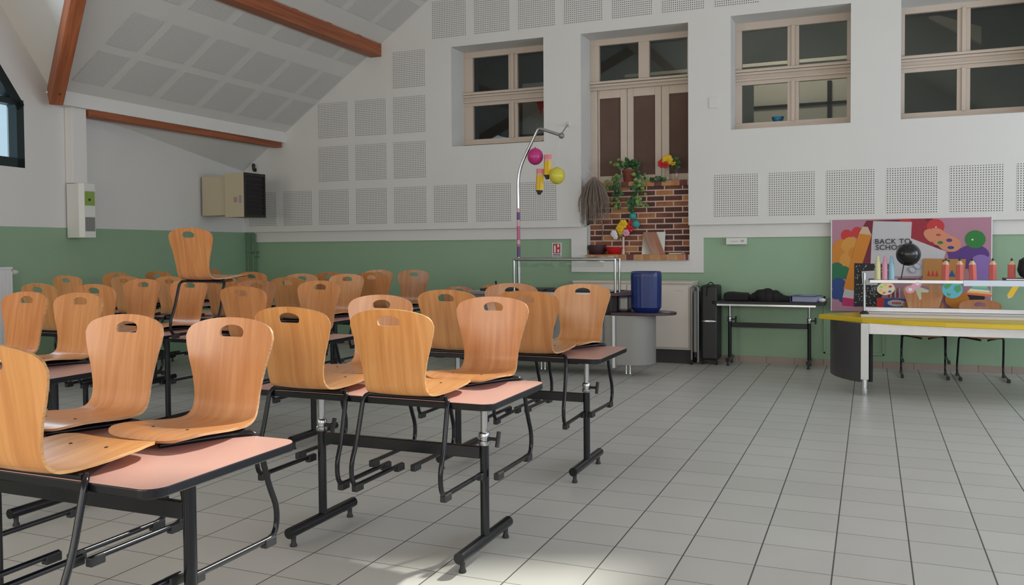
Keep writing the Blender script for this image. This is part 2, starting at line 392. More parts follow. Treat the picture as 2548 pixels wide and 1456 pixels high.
# projecting white band under the cladding, running down around the niche
m=MB()
m.prism([(-8.56,1.49),(-3.54,1.49),(-3.54,1.065),(-1.862,1.065),(-1.862,1.485),(4.9,1.485),(4.9,1.64),(-2.03,1.64),(-2.03,1.215),(-3.33,1.215),(-3.33,1.64),(-8.56,1.64)],10.495,10.53,'y')
m.box(-3.331,-3.322,10.531,10.618,1.29,1.66)
t=struct('trim_1',m,M['white'],'white plaster band running under the wall panelling and around the brick niche')
# skirting
def skirting(name,x0,x1,par=None):
    m=MB(); x=x0; m.box(x0,x1,10.511,YB,0,.07,1)
    while x<x1-.02:
        m.box(x+.002,min(x+.315,x1)-.002,10.506,YB,0,.074,0); x+=.3153
    return struct(name,m,[M['skirting'],M['grout']],'brownish tile skirting at the foot of the green back wall')
skirting('baseboard_back',-8.7,4.9)
# raised moulding rectangle on the green wall
m=MB()
x0,x1,z0,z1=-.50,.145,.14,.80
for a in ((x0,x1,z0,z0+.025),(x0,x1,z1-.025,z1),(x0,x0+.025,z0,z1),(x1-.025,x1,z0,z1)): m.box(a[0],a[1],10.505,YB,a[2],a[3])
struct('trim_2',m,M['green'],'green raised rectangular moulding low on the back wall behind the yellow counter',bevel=.004)

# left wall: slightly skewed, with the dormer gable and its window
YC=6.62; YR=4.70; YL=2*YR-YC; SD2=1.15
def dz(y): return 3.12+SD2*(YC-y) if y>=YR else 3.12+SD2*(y-YL)
def wallprism(mb,poly,t0=0,t1=.25,mi=0):
    """poly in (y,z) on the skewed left wall; thickness outwards"""
    n=len(poly); v=[(wallx(y)-t0,y,z) for y,z in poly]+[(wallx(y)-t1,y,z) for y,z in poly]
    f=[tuple(range(n)),tuple(range(n,2*n))[::-1]]+[(i,(i+1)%n,n+(i+1)%n,n+i) for i in range(n)]
    mb.add(v,f,mi)
m=MB(); wallprism(m,[(-3.7,0),(10.9,0),(10.9,1.64),(-3.7,1.64)])
wl=struct('wall_left',m,M['green'],'green lower part of the left wall')
m=MB()
wallprism(m,[(YC,1.64),(10.9,1.64),(10.9,roofz(wallx(10.9))+.06),(YC,roofz(wallx(YC))+.12)])
wallprism(m,[(-3.7,1.64),(YL,1.64),(YL,3.3),(-3.7,4.0)])
W0,W1,WB=3.10,6.26,2.24     # dormer window: y from, to, sill height
def wt(y): return (2.90+1.20*(6.26-y)) if y>=YR else (2.90+1.20*(y-3.14))
wallprism(m,[(YL,1.64),(YC,1.64),(YC,WB),(YL,WB)])
wallprism(m,[(W1,WB),(YC,WB),(YC,dz(YC)),(W1,dz(W1))])
wallprism(m,[(YL,WB),(W0,WB),(W0,dz(W0)),(YL,dz(YL))])
wallprism(m,[(W1,wt(W1)),(W1,dz(W1)+.06),(YR,dz(YR)+.06),(YR,wt(YR))])
wallprism(m,[(YR,wt(YR)),(YR,dz(YR)+.06),(W0,dz(W0)+.06),(W0,wt(W0))])
struct('upper_wall',m,M['white'],parent=wl)
# dormer window
def wbar(mb,a,b,w_,t0=-.0,t1=.12):
    (ya,za),(yb,zb)=a,b; d=Vector((yb-ya,zb-za)).normalized(); n=Vector((-d.y,d.x))*w_/2
    wallprism(mb,[(ya-n.x,za-n.y),(yb-n.x,zb-n.y),(yb+n.x,zb+n.y),(ya+n.x,za+n.y)],t0,t1)
m=MB()
fwd=.095
wbar(m,(W1-fwd/2,WB),(W1-fwd/2,wt(W1)),fwd); wbar(m,(W0+fwd/2,WB),(W0+fwd/2,wt(W0)),fwd)
wbar(m,(W0,WB+fwd/2),(W1,WB+fwd/2),fwd)
wbar(m,(W1-.03,wt(W1)-.05),(YR,wt(YR)-.06),fwd+.01); wbar(m,(W0+.03,wt(W0)-.05),(YR,wt(YR)-.06),fwd+.01)
wbar(m,(W0,2.90),(W1,2.90),.06); wbar(m,(YR,WB),(YR,wt(YR)-.05),.08)
for y in (3.9,5.45): wbar(m,(y,WB),(y,2.90),.07)
wd=struct('window_5',m,M['winframe'],'dark green framed dormer window with a slanted head in the left wall')
m=MB(); wallprism(m,[(W0+.05,WB+.05),(W1-.05,WB+.05),(W1-.05,wt(W1)-.06),(YR,wt(YR)-.1),(W0+.05,wt(W0)-.06)],.05,.058)
obj('pane',m,M['glass'],wd)

# ceilings
m=MB()
def slab(mb,plan,zf,th=.1,mi=0):
    n=len(plan); v=[(x,y,zf(x,y)) for x,y in plan]+[(x,y,zf(x,y)+th) for x,y in plan]
    mb.add(v,[tuple(range(n)),tuple(range(n,2*n))[::-1]]+[(i,(i+1)%n,n+(i+1)%n,n+i) for i in range(n)],mi)
zl=lambda x,y:3.093+TAN*(x+7.913)
zr=lambda x,y:RZ-TAN*(x-RX)
XV=-7.87; XA=XV+(dz(YR)-3.12)/TAN
slab(m,[(-8.33,YC),(XV,YC),(XA,YR),(XA,10.95),(-9.1,10.95)],zl)
slab(m,[(-7.6,-3.7),(XA,-3.7),(XA,YR),(XV,YL),(-7.9,YL)],zl)
slab(m,[(XA,-3.7),(RX,-3.7),(RX,10.95),(XA,10.95)],zl)
slab(m,[(-8.33,YC),(-8.1,YR),(XA,YR),(XV,YC)],lambda x,y:dz(y) if y>YR else dz(YR))
slab(m,[(-8.1,YR),(-7.9,YL),(XV+.02,YL),(XA,YR)],lambda x,y:dz(y))
# right slope with a skylight opening
KX0,KX1,KY0,KY1=.55,1.85,6.55,8.60
for a in ([(RX,-3.7),(KX0,-3.7),(KX0,10.95),(RX,10.95)],[(KX1,-3.7),(5.0,-3.7),(5.0,10.95),(KX1,10.95)],[(KX0,-3.7),(KX1,-3.7),(KX1,KY0),(KX0,KY0)],[(KX0,KY1),(KX1,KY1),(KX1,10.95),(KX0,10.95)]): slab(m,a,zr)
ce=struct('ceiling',m,M['ceil'],'sloping whitish ceiling under the roof')
al=math.atan(TAN); ca,sa=math.cos(al),math.sin(al)
def ceil_plate(s0,s1,y0,y1):
    o=obj('acoustic_panel',MB().box(0,s1-s0,0,y1-y0,-.004,.002),M['perfc'],ce)
    x=-7.913+s0*ca; z=3.093+s0*sa
    o.matrix_local=Matrix(((ca,0,-sa,x+sa*.004),(0,1,0,y0),(sa,0,ca,z-ca*.004),(0,0,0,1)))
ys=[5.79,6.48,7.17,7.86,8.55,9.24,9.93]
for s0,s1 in ((.17,.66),(.76,1.25)):
    for y in ys[1:-1]: ceil_plate(s0,s1,y+.17 if y<6.5 else y,y+.57)
    ceil_plate(s0,s1,9.93,10.38)
for k,s0 in enumerate((1.50,2.25,2.85,3.45,4.05,4.65)):
    for y in ([5.10]+ys):
        if s0<3 and y<6: continue
        ceil_plate(s0,s0+.50,y,min(y+.57,10.39))
# skylight frame and pane
m=MB()
for a in ((KX0-.04,KX0+.02,KY0,KY1),(KX1-.02,KX1+.04,KY0,KY1),(KX0,KX1,KY0-.04,KY0+.02),(KX0,KX1,KY1-.02,KY1+.04)):
    slab(m,[(a[0],a[2]),(a[1],a[2]),(a[1],a[3]),(a[0],a[3])],zr,.13)
wk=struct('window_6',m,M['woodwhite'],'skylight frame in the right roof slope')
m=MB(); slab(m,[(KX0,KY0),(KX1,KY0),(KX1,KY1),(KX0,KY1)],lambda x,y:zr(x,y)+.06,.006); obj('pane',m,M['glass'],wk)

# right wall and rear wall with their glazing
def glazed(name,axis,c0,c1,ops,z0,z1,pos,th,label,toppoly=None):
    m=MB(); x=c0
    def bx(a,b,za,zb):
        if axis=='y': m.box(pos,pos+th,a,b,za,zb)
        else: m.box(a,b,pos,pos+th,za,zb)
    for a,b in ops: bx(x,a,0,z1); bx(a,b,0,.9); bx(a,b,3.05,z1); x=b
    bx(x,c1,0,z1)
    return m
m=glazed('wall_right','y',-3.7,10.95,[(-1.7,.5),(1.2,3.4),(4.1,6.3),(7.0,9.2)],0,3.2,4.9,.2,'')
struct('wall_right',m,M['white'],'white right wall with a row of windows')
for k,(a,b) in enumerate([(-1.7,.5),(1.2,3.4),(4.1,6.3),(7.0,9.2)]):
    m=MB()
    for c in ((a,a+.06,.9,3.05),(b-.06,b,.9,3.05),(a,b,.9,.96),(a,b,2.99,3.05),((a+b)/2-.03,(a+b)/2+.03,.9,3.05)): m.box(4.95,5.02,c[0],c[1],c[2],c[3])
    o=struct('window_%d'%(7+k),m,M['woodwhite'],'side window in the right wall'); obj('pane',MB().box(4.98,4.986,a+.05,b-.05,.95,3.0),M['glass'],o)
m=glazed('wall_rear','x',-8.5,5.0,[(-6.4,-4.0),(-2.8,-.4),(.8,3.2)],0,3.2,-3.7,.2,'')
m.prism([(-8.5,3.2),(5.0,3.2),(5.0,roofz(5.0)+.05),(RX,RZ+.05),(-8.5,roofz(-8.5)+.4)],-3.7,-3.5,'y')
struct('wall_rear',m,M['white'],'white rear wall behind the viewer with windows')
for k,(a,b) in enumerate([(-6.4,-4.0),(-2.8,-.4),(.8,3.2)]):
    m=MB()
    for c in ((a,a+.06,.9,3.05),(b-.06,b,.9,3.05),(a,b,.9,.96),(a,b,2.99,3.05),((a+b)/2-.03,(a+b)/2+.03,.9,3.05)): m.box(c[0],c[1],-3.63,-3.56,c[2],c[3])
    o=struct('window_%d'%(11+k),m,M['woodwhite'],'window in the rear wall'); obj('pane',MB().box(a+.05,b-.05,-3.6,-3.594,.95,3.0),M['glass'],o)

# timbers
def beam(name,p0,p1,wid,h,m_,label,upv=(0,0,1),cut=False):
    p0,p1=Vector(p0),Vector(p1); d=(p1-p0); L=d.length; d.normalize()
    s=d.cross(Vector(upv)).normalized(); u=s.cross(d)
    o=obj(name,MB().box(0,L,-wid/2,wid/2,-h,0),m_,bevel=.008)
    o.matrix_world=Matrix(((d.x,-s.x,u.x,p0.x),(d.y,-s.y,u.y,p0.y),(d.z,-s.z,u.z,p0.z),(0,0,0,1)))
    return tag(o,label,'beam')
beam('roof_beam',(-6.36,-3.4,4.30),(-6.36,YP-.002,4.30),.175,.255,M['beam'],'large stained wooden purlin running across the sloping ceiling to the back wall')
beam('roof_beam',(-8.02,7.03,2.945),(-8.02,YP-.04,2.945),.13,.075,M['beam'],'slim stained timber under the white boxed beam above the left wall')
m=MB(); m.prism([(-8.09,2.943),(-7.913,2.943),(-7.913,3.095),(-8.09,2.985)],6.60,YP,'y')
tag(obj('boxed_beam',m,M['white']),'long white boxed beam above the slim timber, below the ceiling slope','beam')
# valley rafter
vd=Vector((1,-.60,.69)); vb=Vector((-7.975,6.60,3.10))
beam('valley_rafter',vb,vb+vd*3.5,.135,.215,M['beam'],'steep stained wooden rafter where the dormer roof meets the main roof')
beam('roof_beam',(-4.35,-3.4,5.55),(-4.35,YP-.002,5.55),.175,.255,M['beam'],'upper stained purlin above the picture, seen only in the niche mirror')

# casing column on the left wall
m=MB(); m.prism([(wallx(6.82)+.002,6.82),(-7.985,6.82),(-7.985,7.01),(wallx(7.01)+.002,7.01)],2.125,3.03,'z')
tag(obj('pipe_casing',m,M['white'],bevel=.004),'white vertical boxed casing on the left wall above the wall dispenser','casing')

# ------------------------------------------------------------------ upper windows and the double door in the back wall
FY=10.83
def zz(z): return z
def window(n,x0,x1,off,label):
    m=MB()
    # outer frame and mullion
    a=x0+off; p=a+.53; q=p+.132; e=min(q+.53,x1-.01)
    m.box(x0,x1,FY,FY+.07,3.998,4.12); m.box(x0,x1,FY,FY+.07,2.72,2.877)
    m.box(x0,x1,FY+.005,FY+.07,3.336,3.529)
    for z0,z1 in ((2.877,3.336),(3.529,3.998)):
        m.box(x0,a,FY+.002,FY+.07,z0,z1); m.box(p,q,FY+.01,FY+.07,z0,z1)
        if e<x1-.02: m.box(e,x1,FY+.002,FY+.07,z0,z1)
        m.box(p+.045,q-.045,FY-.018,FY+.009,z0-.01,z1+.01)
    m.box(x0,x1,FY-.045,FY+.004,3.485,3.515); m.box(x0,x1,FY-.028,FY+.004,3.452,3.482)
    m.box(x0,x1,FY-.03,FY+.004,3.38,3.405); m.box(x0,x1,FY-.035,FY-.001,2.80,2.828)
    m.box(x0,x1,FY-.06,FY-.001,2.758,2.79)
    o=struct('window_%d'%n,m,M['woodwhite'],label,bevel=.004)
    for (u,v) in ((a,p),(q,min(e,x1))):
        for (z0,z1) in ((2.877,3.336),(3.529,3.998)):
            obj('pane',MB().box(u,v,FY+.04,FY+.045,z0,z1),M['dimglass'],o)
    return o
window(1,-5.20,-3.88,.13,'cream wooden four-pane window nearest the corner of the back wall')
window(2,-1.53,-.215,.073,'cream wooden four-pane window right of the brown panelled door')
window(3,.297,1.62,.05,'cream wooden four-pane window farthest right, cut by the picture edge')
# double door with glazed transom
m=MB(); x0,x1=-3.38,-2.03
m.box(x0,-3.26,FY,FY+.07,3.53,3.99); m.box(x0,x1,FY,FY+.07,3.99,4.10); m.box(-2.74,-2.60,FY,FY+.07,3.53,3.99); m.box(-2.12,x1,FY,FY+.07,3.53,3.99); m.box(x0,-3.285,FY,FY+.07,2.2,3.41)
m.box(x0,x1,FY,FY+.07,3.41,3.53); m.box(x0,x1,FY-.045,FY-.001,3.49,3.52); m.box(x0,x1,FY-.03,FY-.001,3.455,3.485); m.box(x0,x1,FY-.03,FY-.001,3.412,3.43)
dr=struct('door_1',m,M['woodwhite'],'tall cream double door with brown panels high in the back wall niche',bevel=.004)
for (u,v) in ((-3.26,-2.74),(-2.60,-2.12)): obj('transom_pane',MB().box(u,v,FY+.04,FY+.045,3.53,3.99),M['dimglass'],dr)
for (a,b,pa,pb) in ((-3.28,-2.895,-3.26,-2.98),(-2.89,-2.45,-2.81,-2.53),(-2.445,-2.05,-2.35,-2.10)):
    m=MB(); m.box(a,pa,FY+.01,FY+.06,2.2,3.41); m.box(pb,b,FY+.01,FY+.06,2.2,3.41); m.box(pa,pb,FY+.01,FY+.06,3.305,3.41); m.box(pa,pb,FY+.01,FY+.06,2.2,2.30)
    lf=obj('door_leaf',m,M['woodwhite'],dr,bevel=.004); obj('curtained_pane',MB().box(pa,pb,FY+.035,FY+.045,2.3,3.305),M['curtain'],lf)

# dim room behind the upper windows
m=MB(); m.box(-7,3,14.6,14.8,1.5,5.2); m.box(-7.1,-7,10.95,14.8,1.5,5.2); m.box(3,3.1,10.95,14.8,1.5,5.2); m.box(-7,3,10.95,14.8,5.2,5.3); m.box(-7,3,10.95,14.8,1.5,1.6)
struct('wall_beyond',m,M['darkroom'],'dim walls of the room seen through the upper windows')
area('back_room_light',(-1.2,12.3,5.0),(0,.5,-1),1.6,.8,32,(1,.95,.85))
# pale cupboard seen through the second window
t=thing('cupboard','cream cupboard with dark rails behind the window right of the brown door','cupboard',(-.9,13.6,1.6))
obj('carcass',MB().box(-.75,.95,0,.5,0,2.22),M['creamcab'],t)
for z in (1.53,1.86): obj('rail',MB().box(-.75,.95,-.03,0,z,z+.035),M['dark'],t)
obj('post',MB().box(.30,.36,-.03,0,.6,2.2),M['dark'],t)
m=MB(); m.lathe([(.055,0),(.075,.06),(.07,.06),(.05,.008)],seg=20); 
tag(obj('bowl',m,mat('blue_bowl',(.01,.20,.42),.4),smooth=True,loc=(-1.045,10.93,2.88)),'small blue bowl behind the lower left pane of the window right of the door','bowl')
t=thing('notice_board','cream board above a dark bench seen through the window nearest the corner','board',(-4.90,13.0,2.80)); obj('board_face',MB().box(-.30,.40,0,.04,.40,1.22),M['creamcab'],t); obj('bench',MB().box(-.33,.45,-.2,.04,.16,.38),M['dark'],t)
m=MB(); m.prism([(-.06,0),(.06,0),(0,-.18)],-.004,.004,'y')
tag(obj('pennant',m,M['red'],loc=(-4.115,10.95,3.345)),'red triangular pennant behind the window nearest the corner','pennant')

tag(obj('bright_strip_standin',MB().box(-1.75,1.75,-.02,.02,-.025,.025),M['creamcab'],loc=(-1.75,13.0,4.0),bevel=.004),'long pale bar standing in for a bright strip in the upper panes of the door and its right neighbour','rail')  # added cream bar imitating the bright strip behind the panes
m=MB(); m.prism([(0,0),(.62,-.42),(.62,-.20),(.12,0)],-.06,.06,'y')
tag(obj('reflection_wedge',m,M['creamcab'],loc=(.70,12.9,4.42)),'pale slanting wedge standing in for a reflection in the upper left pane of the rightmost window','reflection')  # added pale wedge imitating a light reflection in the glass

# ------------------------------------------------------------------ brick niche
m=MB(); m.box(-3.34,-2.0,10.62,10.83,1.28,2.20)
br=struct('trim_3',m,M['brick'],'brick slip facing of the niche below the brown panelled door')
m=MB(); x=-3.335
while x<-2.04:
    m.box(x+.005,min(x+.100,-2.034),10.44,10.62,1.218,1.288,(0,1,0,2,1,0,1)[int((x+4)/.11)%7]); x+=.105
o=struct('trim_4',m,[M['soldier'],M['soldier2'],M['soldier3']],'row of bricks forming the ledge at the foot of the niche',bevel=.003)
obj('mortar_bed',MB().box(-3.335,-2.03,10.445,10.62,1.215,1.284),M['mortar'],o)
m=MB(); x=-3.335
while x<-2.04:
    m.box(x+.005,min(x+.100,-2.034),10.605,10.83,2.135,2.203,(1,0,2,1,0,0,2)[int((x+4)/.11)%7]); x+=.105
o=struct('trim_5',m,[M['soldier'],M['soldier2'],M['soldier3']],'row of bricks capping the brick facing below the door',bevel=.003)
obj('mortar_bed',MB().box(-3.335,-2.03,10.612,10.83,2.137,2.199),M['mortar'],o)

# ------------------------------------------------------------------ school chairs
PROF=[(.405,.436),(.385,.444),(.34,.449),(.28,.446),(.20,.438),(.12,.431),(.07,.430),(.035,.437),(.012,.457),(.0,.49),(-.008,.54),(-.017,.60),(-.028,.67),(-.040,.74),(-.050,.80)]
def arc_table():
    L=[0]
    for i in range(1,len(PROF)): L.append(L[-1]+math.dist(PROF[i-1],PROF[i]))
    return L
AL=arc_table(); SL=AL[-1]
def profile(s):
    s=max(0,min(SL,s)); i=max(j for j in range(len(AL)-1) if AL[j]<=s+1e-9)
    P=[Vector(PROF[max(0,min(len(PROF)-1,j))]) for j in (i-1,i,i+1,i+2)]
    t=(s-AL[i])/(AL[i+1]-AL[i])
    q=.5*((2*P[1])+(-P[0]+P[2])*t+(2*P[0]-5*P[1]+4*P[2]-P[3])*t*t+(-P[0]+3*P[1]-3*P[2]+P[3])*t**3)
    return q
WT=[(0,.194),(.12,.200),(.22,.190),(.31,.164),(.37,.150),(.42,.145),(.47,.147),(.53,.158),(.61,.181),(.68,.203),(.72,.213),(SL+.01,.206)]
def halfw(s):
    for (a,wa),(b,wb_) in zip(WT,WT[1:]):
        if a<=s<=b:
            t=(s-a)/(b-a); return wa+(wb_-wa)*t
    return WT[-1][1]
def make_shell_mesh():
    NU,NV=28,54; vs=[]; fs=[]
    for j in range(NV+1):
        v=j/NV
        for i in range(NU+1):
            u=-1+2*i/NU
            s0=.012*u*u+.050*abs(u)**7
            s1=SL-.048*abs(u)**2.0-.022*abs(u)**14
            s=s0+(s1-s0)*v
            hw=halfw(s)*(1-.05*(1-min(1,v*9))*abs(u)**3-.025*max(0,(v-.95)/.05)*abs(u)**10)
            x=u*hw; p=profile(s)
            back=max(0,min(1,(s-.45)/.15)); 
            y=p[0]+.016*(x/.19)**2*back; z=p[1]+.007*(x/.19)**2*(1-back)
            vs.append((x,y,z))
    for j in range(NV):
        for i in range(NU):
            a=j*(NU+1)+i; fs.append((a,a+1,a+NU+2,a+NU+1))
    me=bpy.data.meshes.new('shell'); me.from_pydata(vs,[],fs)
    o=bpy.data.objects.new('shell',me); COL.objects.link(o)
    sd=o.modifiers.new('s','SOLIDIFY'); sd.thickness=.0095; sd.offset=0; sd.material_offset_rim=1; me.materials.append(M['beech']); me.materials.append(M['plyedge'])
    # handle cutter
    c=MB(); zc=.738; pts=[]
    for k in range(13):
        a=math.pi*k/12; pts.append((.055*math.cos(a),zc+.010+.026*math.sin(a)))
    for k in range(5):
        a=math.pi+math.pi/2*k/4; pts.append((-.042+.012*math.cos(a),zc+.004+.012*math.sin(a)))
    for k in range(5):
        a=1.5*math.pi+math.pi/2*k/4; pts.append((.042+.012*math.cos(a),zc+.004+.012*math.sin(a)))
    c.prism(pts,-.2,.1,'y')
    co=obj('cutter',c,M['plyedge'])
    b=o.modifiers.new('b','BOOLEAN'); b.object=co; b.operation='DIFFERENCE'; b.solver='EXACT'
    bpy.context.view_layer.update()
    dg=bpy.context.evaluated_depsgraph_get()
    res=bpy.data.meshes.new_from_object(o.evaluated_get(dg))
    bpy.data.objects.remove(o); bpy.data.objects.remove(co)
    res.name='shell'
    res.polygons.foreach_set('use_smooth',[True]*len(res.polygons)); res.set_sharp_from_angle(angle=R(40))
    return res
SHELL=make_shell_mesh()
LX,LT,LB=.205,.085,-.012
def make_chair():
    t=thing('school_chair','','chair')
    o=bpy.data.objects.new('seat_shell',SHELL); COL.objects.link(o); o.parent=t
    for sx in (-1,1):
        full=fillet([(.035*sx,.36,.413),(.150*sx,.14,.4155),(LX*sx,LT,.4155),(.211*sx,LB+.045,.22),(.214*sx,LB,.120),(.214*sx,LB+.015,.026),(.214*sx,.425,.026)],[.03,.035,.06,.07,.06],6)
        lg=obj('leg',MB().tube(full,.0105,10),M['black'],t,smooth=True)
        for y0,y1 in ((.012,.070),(.368,.428)):
            obj('foot_cap',MB().box(.200*sx if sx>0 else .228*sx,.228*sx if sx>0 else .200*sx,y0,y1,.001,.033),M['blackplastic'],lg,bevel=.004)
    obj('crossbar',MB().tube([(-.185,LT+.012,.4155),(.185,LT+.012,.4155)],.0105,10),M['black'],t,smooth=True)
    for x,y,z in ((-.150,.14,.4375),(.150,.14,.4375),(-.075,.275,.4505),(.075,.275,.4505)):
        obj('rivet',MB().lathe([(.006,-.002),(.006,.0018),(.004,.003)],(x,y,z),8),M['blackplastic'],t)
    return t
chair0=make_chair(); first_chair=[True]
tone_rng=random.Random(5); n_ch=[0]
LIGHT_TONES=[(1.02,1.0,.85),(1,1,.9),(1,.97,1.05),(1,.98,1.1),(1.03,1.02,.9),(1.02,1.0,.9),(.97,.94,1.0),(.95,.95,1.1)]  # light painted into the near chairs' wood: turned backs golden, fronts pinker
def place_chair(x,y,face,z,label,group=None,rz=0,scale=1):
    if first_chair[0]: c=chair0; first_chair[0]=False
    else: c=copy_tree(chair0)
    c.location=(x,y,z); c.rotation_euler=(0,0,(0 if face=='F' else math.pi)+R(rz)); c.scale=(scale,)*3
    i=n_ch[0]; n_ch[0]+=1
    if i<len(LIGHT_TONES): tn=LIGHT_TONES[i]
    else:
        k=tone_rng.uniform(.72,1.0); q=tone_rng.uniform(.88,1.0); tn=(k,k*q,k*q)  # other chairs: random wood tone, kept darker for the weaker light there
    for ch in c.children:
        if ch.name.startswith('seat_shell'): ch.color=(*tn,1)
    c['label']=label; c['category']='chair'
    c['group']=group or 'beech school chairs'
    return c

# ------------------------------------------------------------------ canteen tables
TZ=.75
def make_table(w=1.24,d=.65,low=True,label='',top='pink',knob=True):
    t=thing('canteen_table',label,'table')
    def rr(w,d,r,n=6):
        pts=[]
        for cx,cy,a0 in ((w/2-r,d/2-r,0),(-w/2+r,d/2-r,90),(-w/2+r,-d/2+r,180),(w/2-r,-d/2+r,270)):
            for k in range(n+1):
                a=R(a0+90*k/n); pts.append((cx+r*math.cos(a),cy+r*math.sin(a)))
        return pts
    tp=obj('table_top',MB().prism(rr(w,d,.055),TZ-.030,TZ-.002,'z'),M['black'] if top=='pink' else M['blackplastic'],t,bevel=.004)
    obj('laminate_surface',MB().prism(rr(w-.006,d-.006,.053),TZ-.002,TZ,'z'),M['pink'] if top=='pink' else M['blackplastic'],t)
    px=w/2-.18
    cz=.465 if low else .582
    for sx in (-1,1):
        X=px*sx
        po=obj('post',MB().lathe([(.0205,.075),(.0205,.505 if low else .718)],(X,0,0),16),M['black'],t,smooth=True)
        if low:
            obj('inner_tube',MB().lathe([(.0165,.50),(.0165,.720)],(X,0,0),16),M['dullchrome'],t,smooth=True)
            obj('collar',MB().lathe([(.024,.500),(.027,.506),(.027,.520),(.0225,.524),(.0225,.532),(.026,.536),(.026,.552),(.021,.560)],(X,0,0),18),M['dullchrome'],t,smooth=True)
            if knob:
                k=MB().tube([(X+.022,0,.530),(X+.062,0,.530)],.008,8)
                k.tube([(X+.068,-.012,.497),(X+.068,.012,.563)],.0105,8)
                obj('knob',k,M['blackplastic'],t,smooth=True)
        hb=d*.43 if d<.6 else .272
        fb=obj('foot_bar',MB().tube([(X,-hb,.070),(X,hb,.070)],.0255,16),M['black'],t,smooth=True)
        for sy in (-1,1):
            obj('foot_pad',MB().lathe([(.016,.0),(.017,.006),(.011,.022),(.013,.050)],(X,(hb-.035)*sy,0),12),M['blackplastic'],fb,smooth=True)
        obj('support_plate',MB().box(X-.03,X+.03,-d/2+.06,d/2-.06,TZ-.042,TZ-.0305),M['black'],t)
    obj('crossbar',MB().box(-px+.018,px-.018,-.012,.012,cz-.028,cz+.028),M['black'],t,bevel=.004)
    if top!='pink':
        obj('front_rail',MB().box(-w/2+.06,w/2-.10,-d/2+.02,-d/2+.04,TZ-.052,TZ-.032),M['chrome'],t)
    return t
tabs={}
def put_table(key,x,y,label,proto=None,**k):
    if proto: t=copy_tree(proto)
    else: t=make_table(**k)
    t.location=(x,y,0); t['label']=label; t['category']='table'; t['group']='salmon topped canteen tables'; tabs[key]=t; return t
A=put_table('T2',-2.055,3.54,'salmon-topped table in the middle foreground with a chrome collar and sunlit right corner')
B_=put_table('T1',-2.40,2.075,'nearest salmon-topped table at the lower left, its black post without chrome',low=False)
put_table('T3',-2.05,5.05,'salmon-topped table beside the open floor, straight behind the middle foreground table',A)
put_table('T8',-4.44,3.27,'salmon-topped table at the left edge of the picture under two chairs',B_)
put_table('T4',-4.14,5.155,'salmon-topped table carrying the single chair that stands upright',B_)
put_table('T6',-5.50,5.15,'salmon-topped table left of the one with the upright standing chair',B_)
put_table('T10',-4.98,6.67,'salmon-topped table in the row behind the upright standing chair',B_)
put_table('T12',-6.28,6.67,'salmon-topped table left in the row behind the upright standing chair',B_)
put_table('T11',-5.06,8.02,'rearmost salmon-topped table under the chair standing clear at the right end',B_)
put_table('T13',-6.33,8.02,'salmon-topped table in the middle of the rearmost row',B_)
put_table('T15',-7.59,8.02,'salmon-topped table of the rearmost row beside the left wall',B_)
put_table('T14',-7.48,6.67,'small salmon-topped table by the left wall under the heater side',w=.66,knob=False)
HZ=.345
def hc(x,y,f,label,rz=0): place_chair(x,y,f,HZ,label,'beech school chairs hung on the tables',rz)
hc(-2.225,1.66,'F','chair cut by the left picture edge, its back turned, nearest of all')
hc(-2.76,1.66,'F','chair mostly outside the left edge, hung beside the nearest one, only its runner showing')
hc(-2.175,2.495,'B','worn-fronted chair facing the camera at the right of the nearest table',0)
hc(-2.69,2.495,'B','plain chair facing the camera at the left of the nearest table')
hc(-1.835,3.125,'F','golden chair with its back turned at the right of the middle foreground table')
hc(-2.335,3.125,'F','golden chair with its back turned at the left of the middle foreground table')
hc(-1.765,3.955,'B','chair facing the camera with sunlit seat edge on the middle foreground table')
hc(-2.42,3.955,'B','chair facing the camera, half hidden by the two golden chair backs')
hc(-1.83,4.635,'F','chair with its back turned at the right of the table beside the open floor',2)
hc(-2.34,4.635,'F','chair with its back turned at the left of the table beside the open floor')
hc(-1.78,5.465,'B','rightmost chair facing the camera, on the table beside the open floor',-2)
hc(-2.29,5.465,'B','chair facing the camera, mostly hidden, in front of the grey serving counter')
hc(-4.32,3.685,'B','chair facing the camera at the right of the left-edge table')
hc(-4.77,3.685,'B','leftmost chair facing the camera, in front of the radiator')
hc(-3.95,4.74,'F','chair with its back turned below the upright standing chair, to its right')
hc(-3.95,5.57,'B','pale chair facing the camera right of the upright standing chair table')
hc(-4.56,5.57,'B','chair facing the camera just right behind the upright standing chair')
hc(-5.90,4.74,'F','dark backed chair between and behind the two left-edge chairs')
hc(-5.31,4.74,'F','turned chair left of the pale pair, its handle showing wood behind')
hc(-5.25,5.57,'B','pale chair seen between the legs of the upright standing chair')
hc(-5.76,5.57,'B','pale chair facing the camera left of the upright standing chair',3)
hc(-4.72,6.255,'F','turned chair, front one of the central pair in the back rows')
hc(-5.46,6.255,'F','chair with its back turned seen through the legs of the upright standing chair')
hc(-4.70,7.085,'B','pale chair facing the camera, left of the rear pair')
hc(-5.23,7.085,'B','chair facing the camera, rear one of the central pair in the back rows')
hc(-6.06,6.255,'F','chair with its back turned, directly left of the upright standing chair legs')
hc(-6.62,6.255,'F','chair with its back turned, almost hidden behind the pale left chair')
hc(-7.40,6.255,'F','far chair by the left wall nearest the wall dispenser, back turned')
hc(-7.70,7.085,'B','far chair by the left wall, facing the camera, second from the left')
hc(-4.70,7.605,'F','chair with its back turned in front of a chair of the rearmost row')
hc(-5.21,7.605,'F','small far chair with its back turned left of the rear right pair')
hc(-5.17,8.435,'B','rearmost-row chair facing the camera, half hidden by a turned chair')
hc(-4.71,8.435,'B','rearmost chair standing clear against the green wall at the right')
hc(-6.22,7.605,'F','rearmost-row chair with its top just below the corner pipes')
hc(-7.56,7.605,'F','far chair of the rearmost row left of the upright standing chair back')
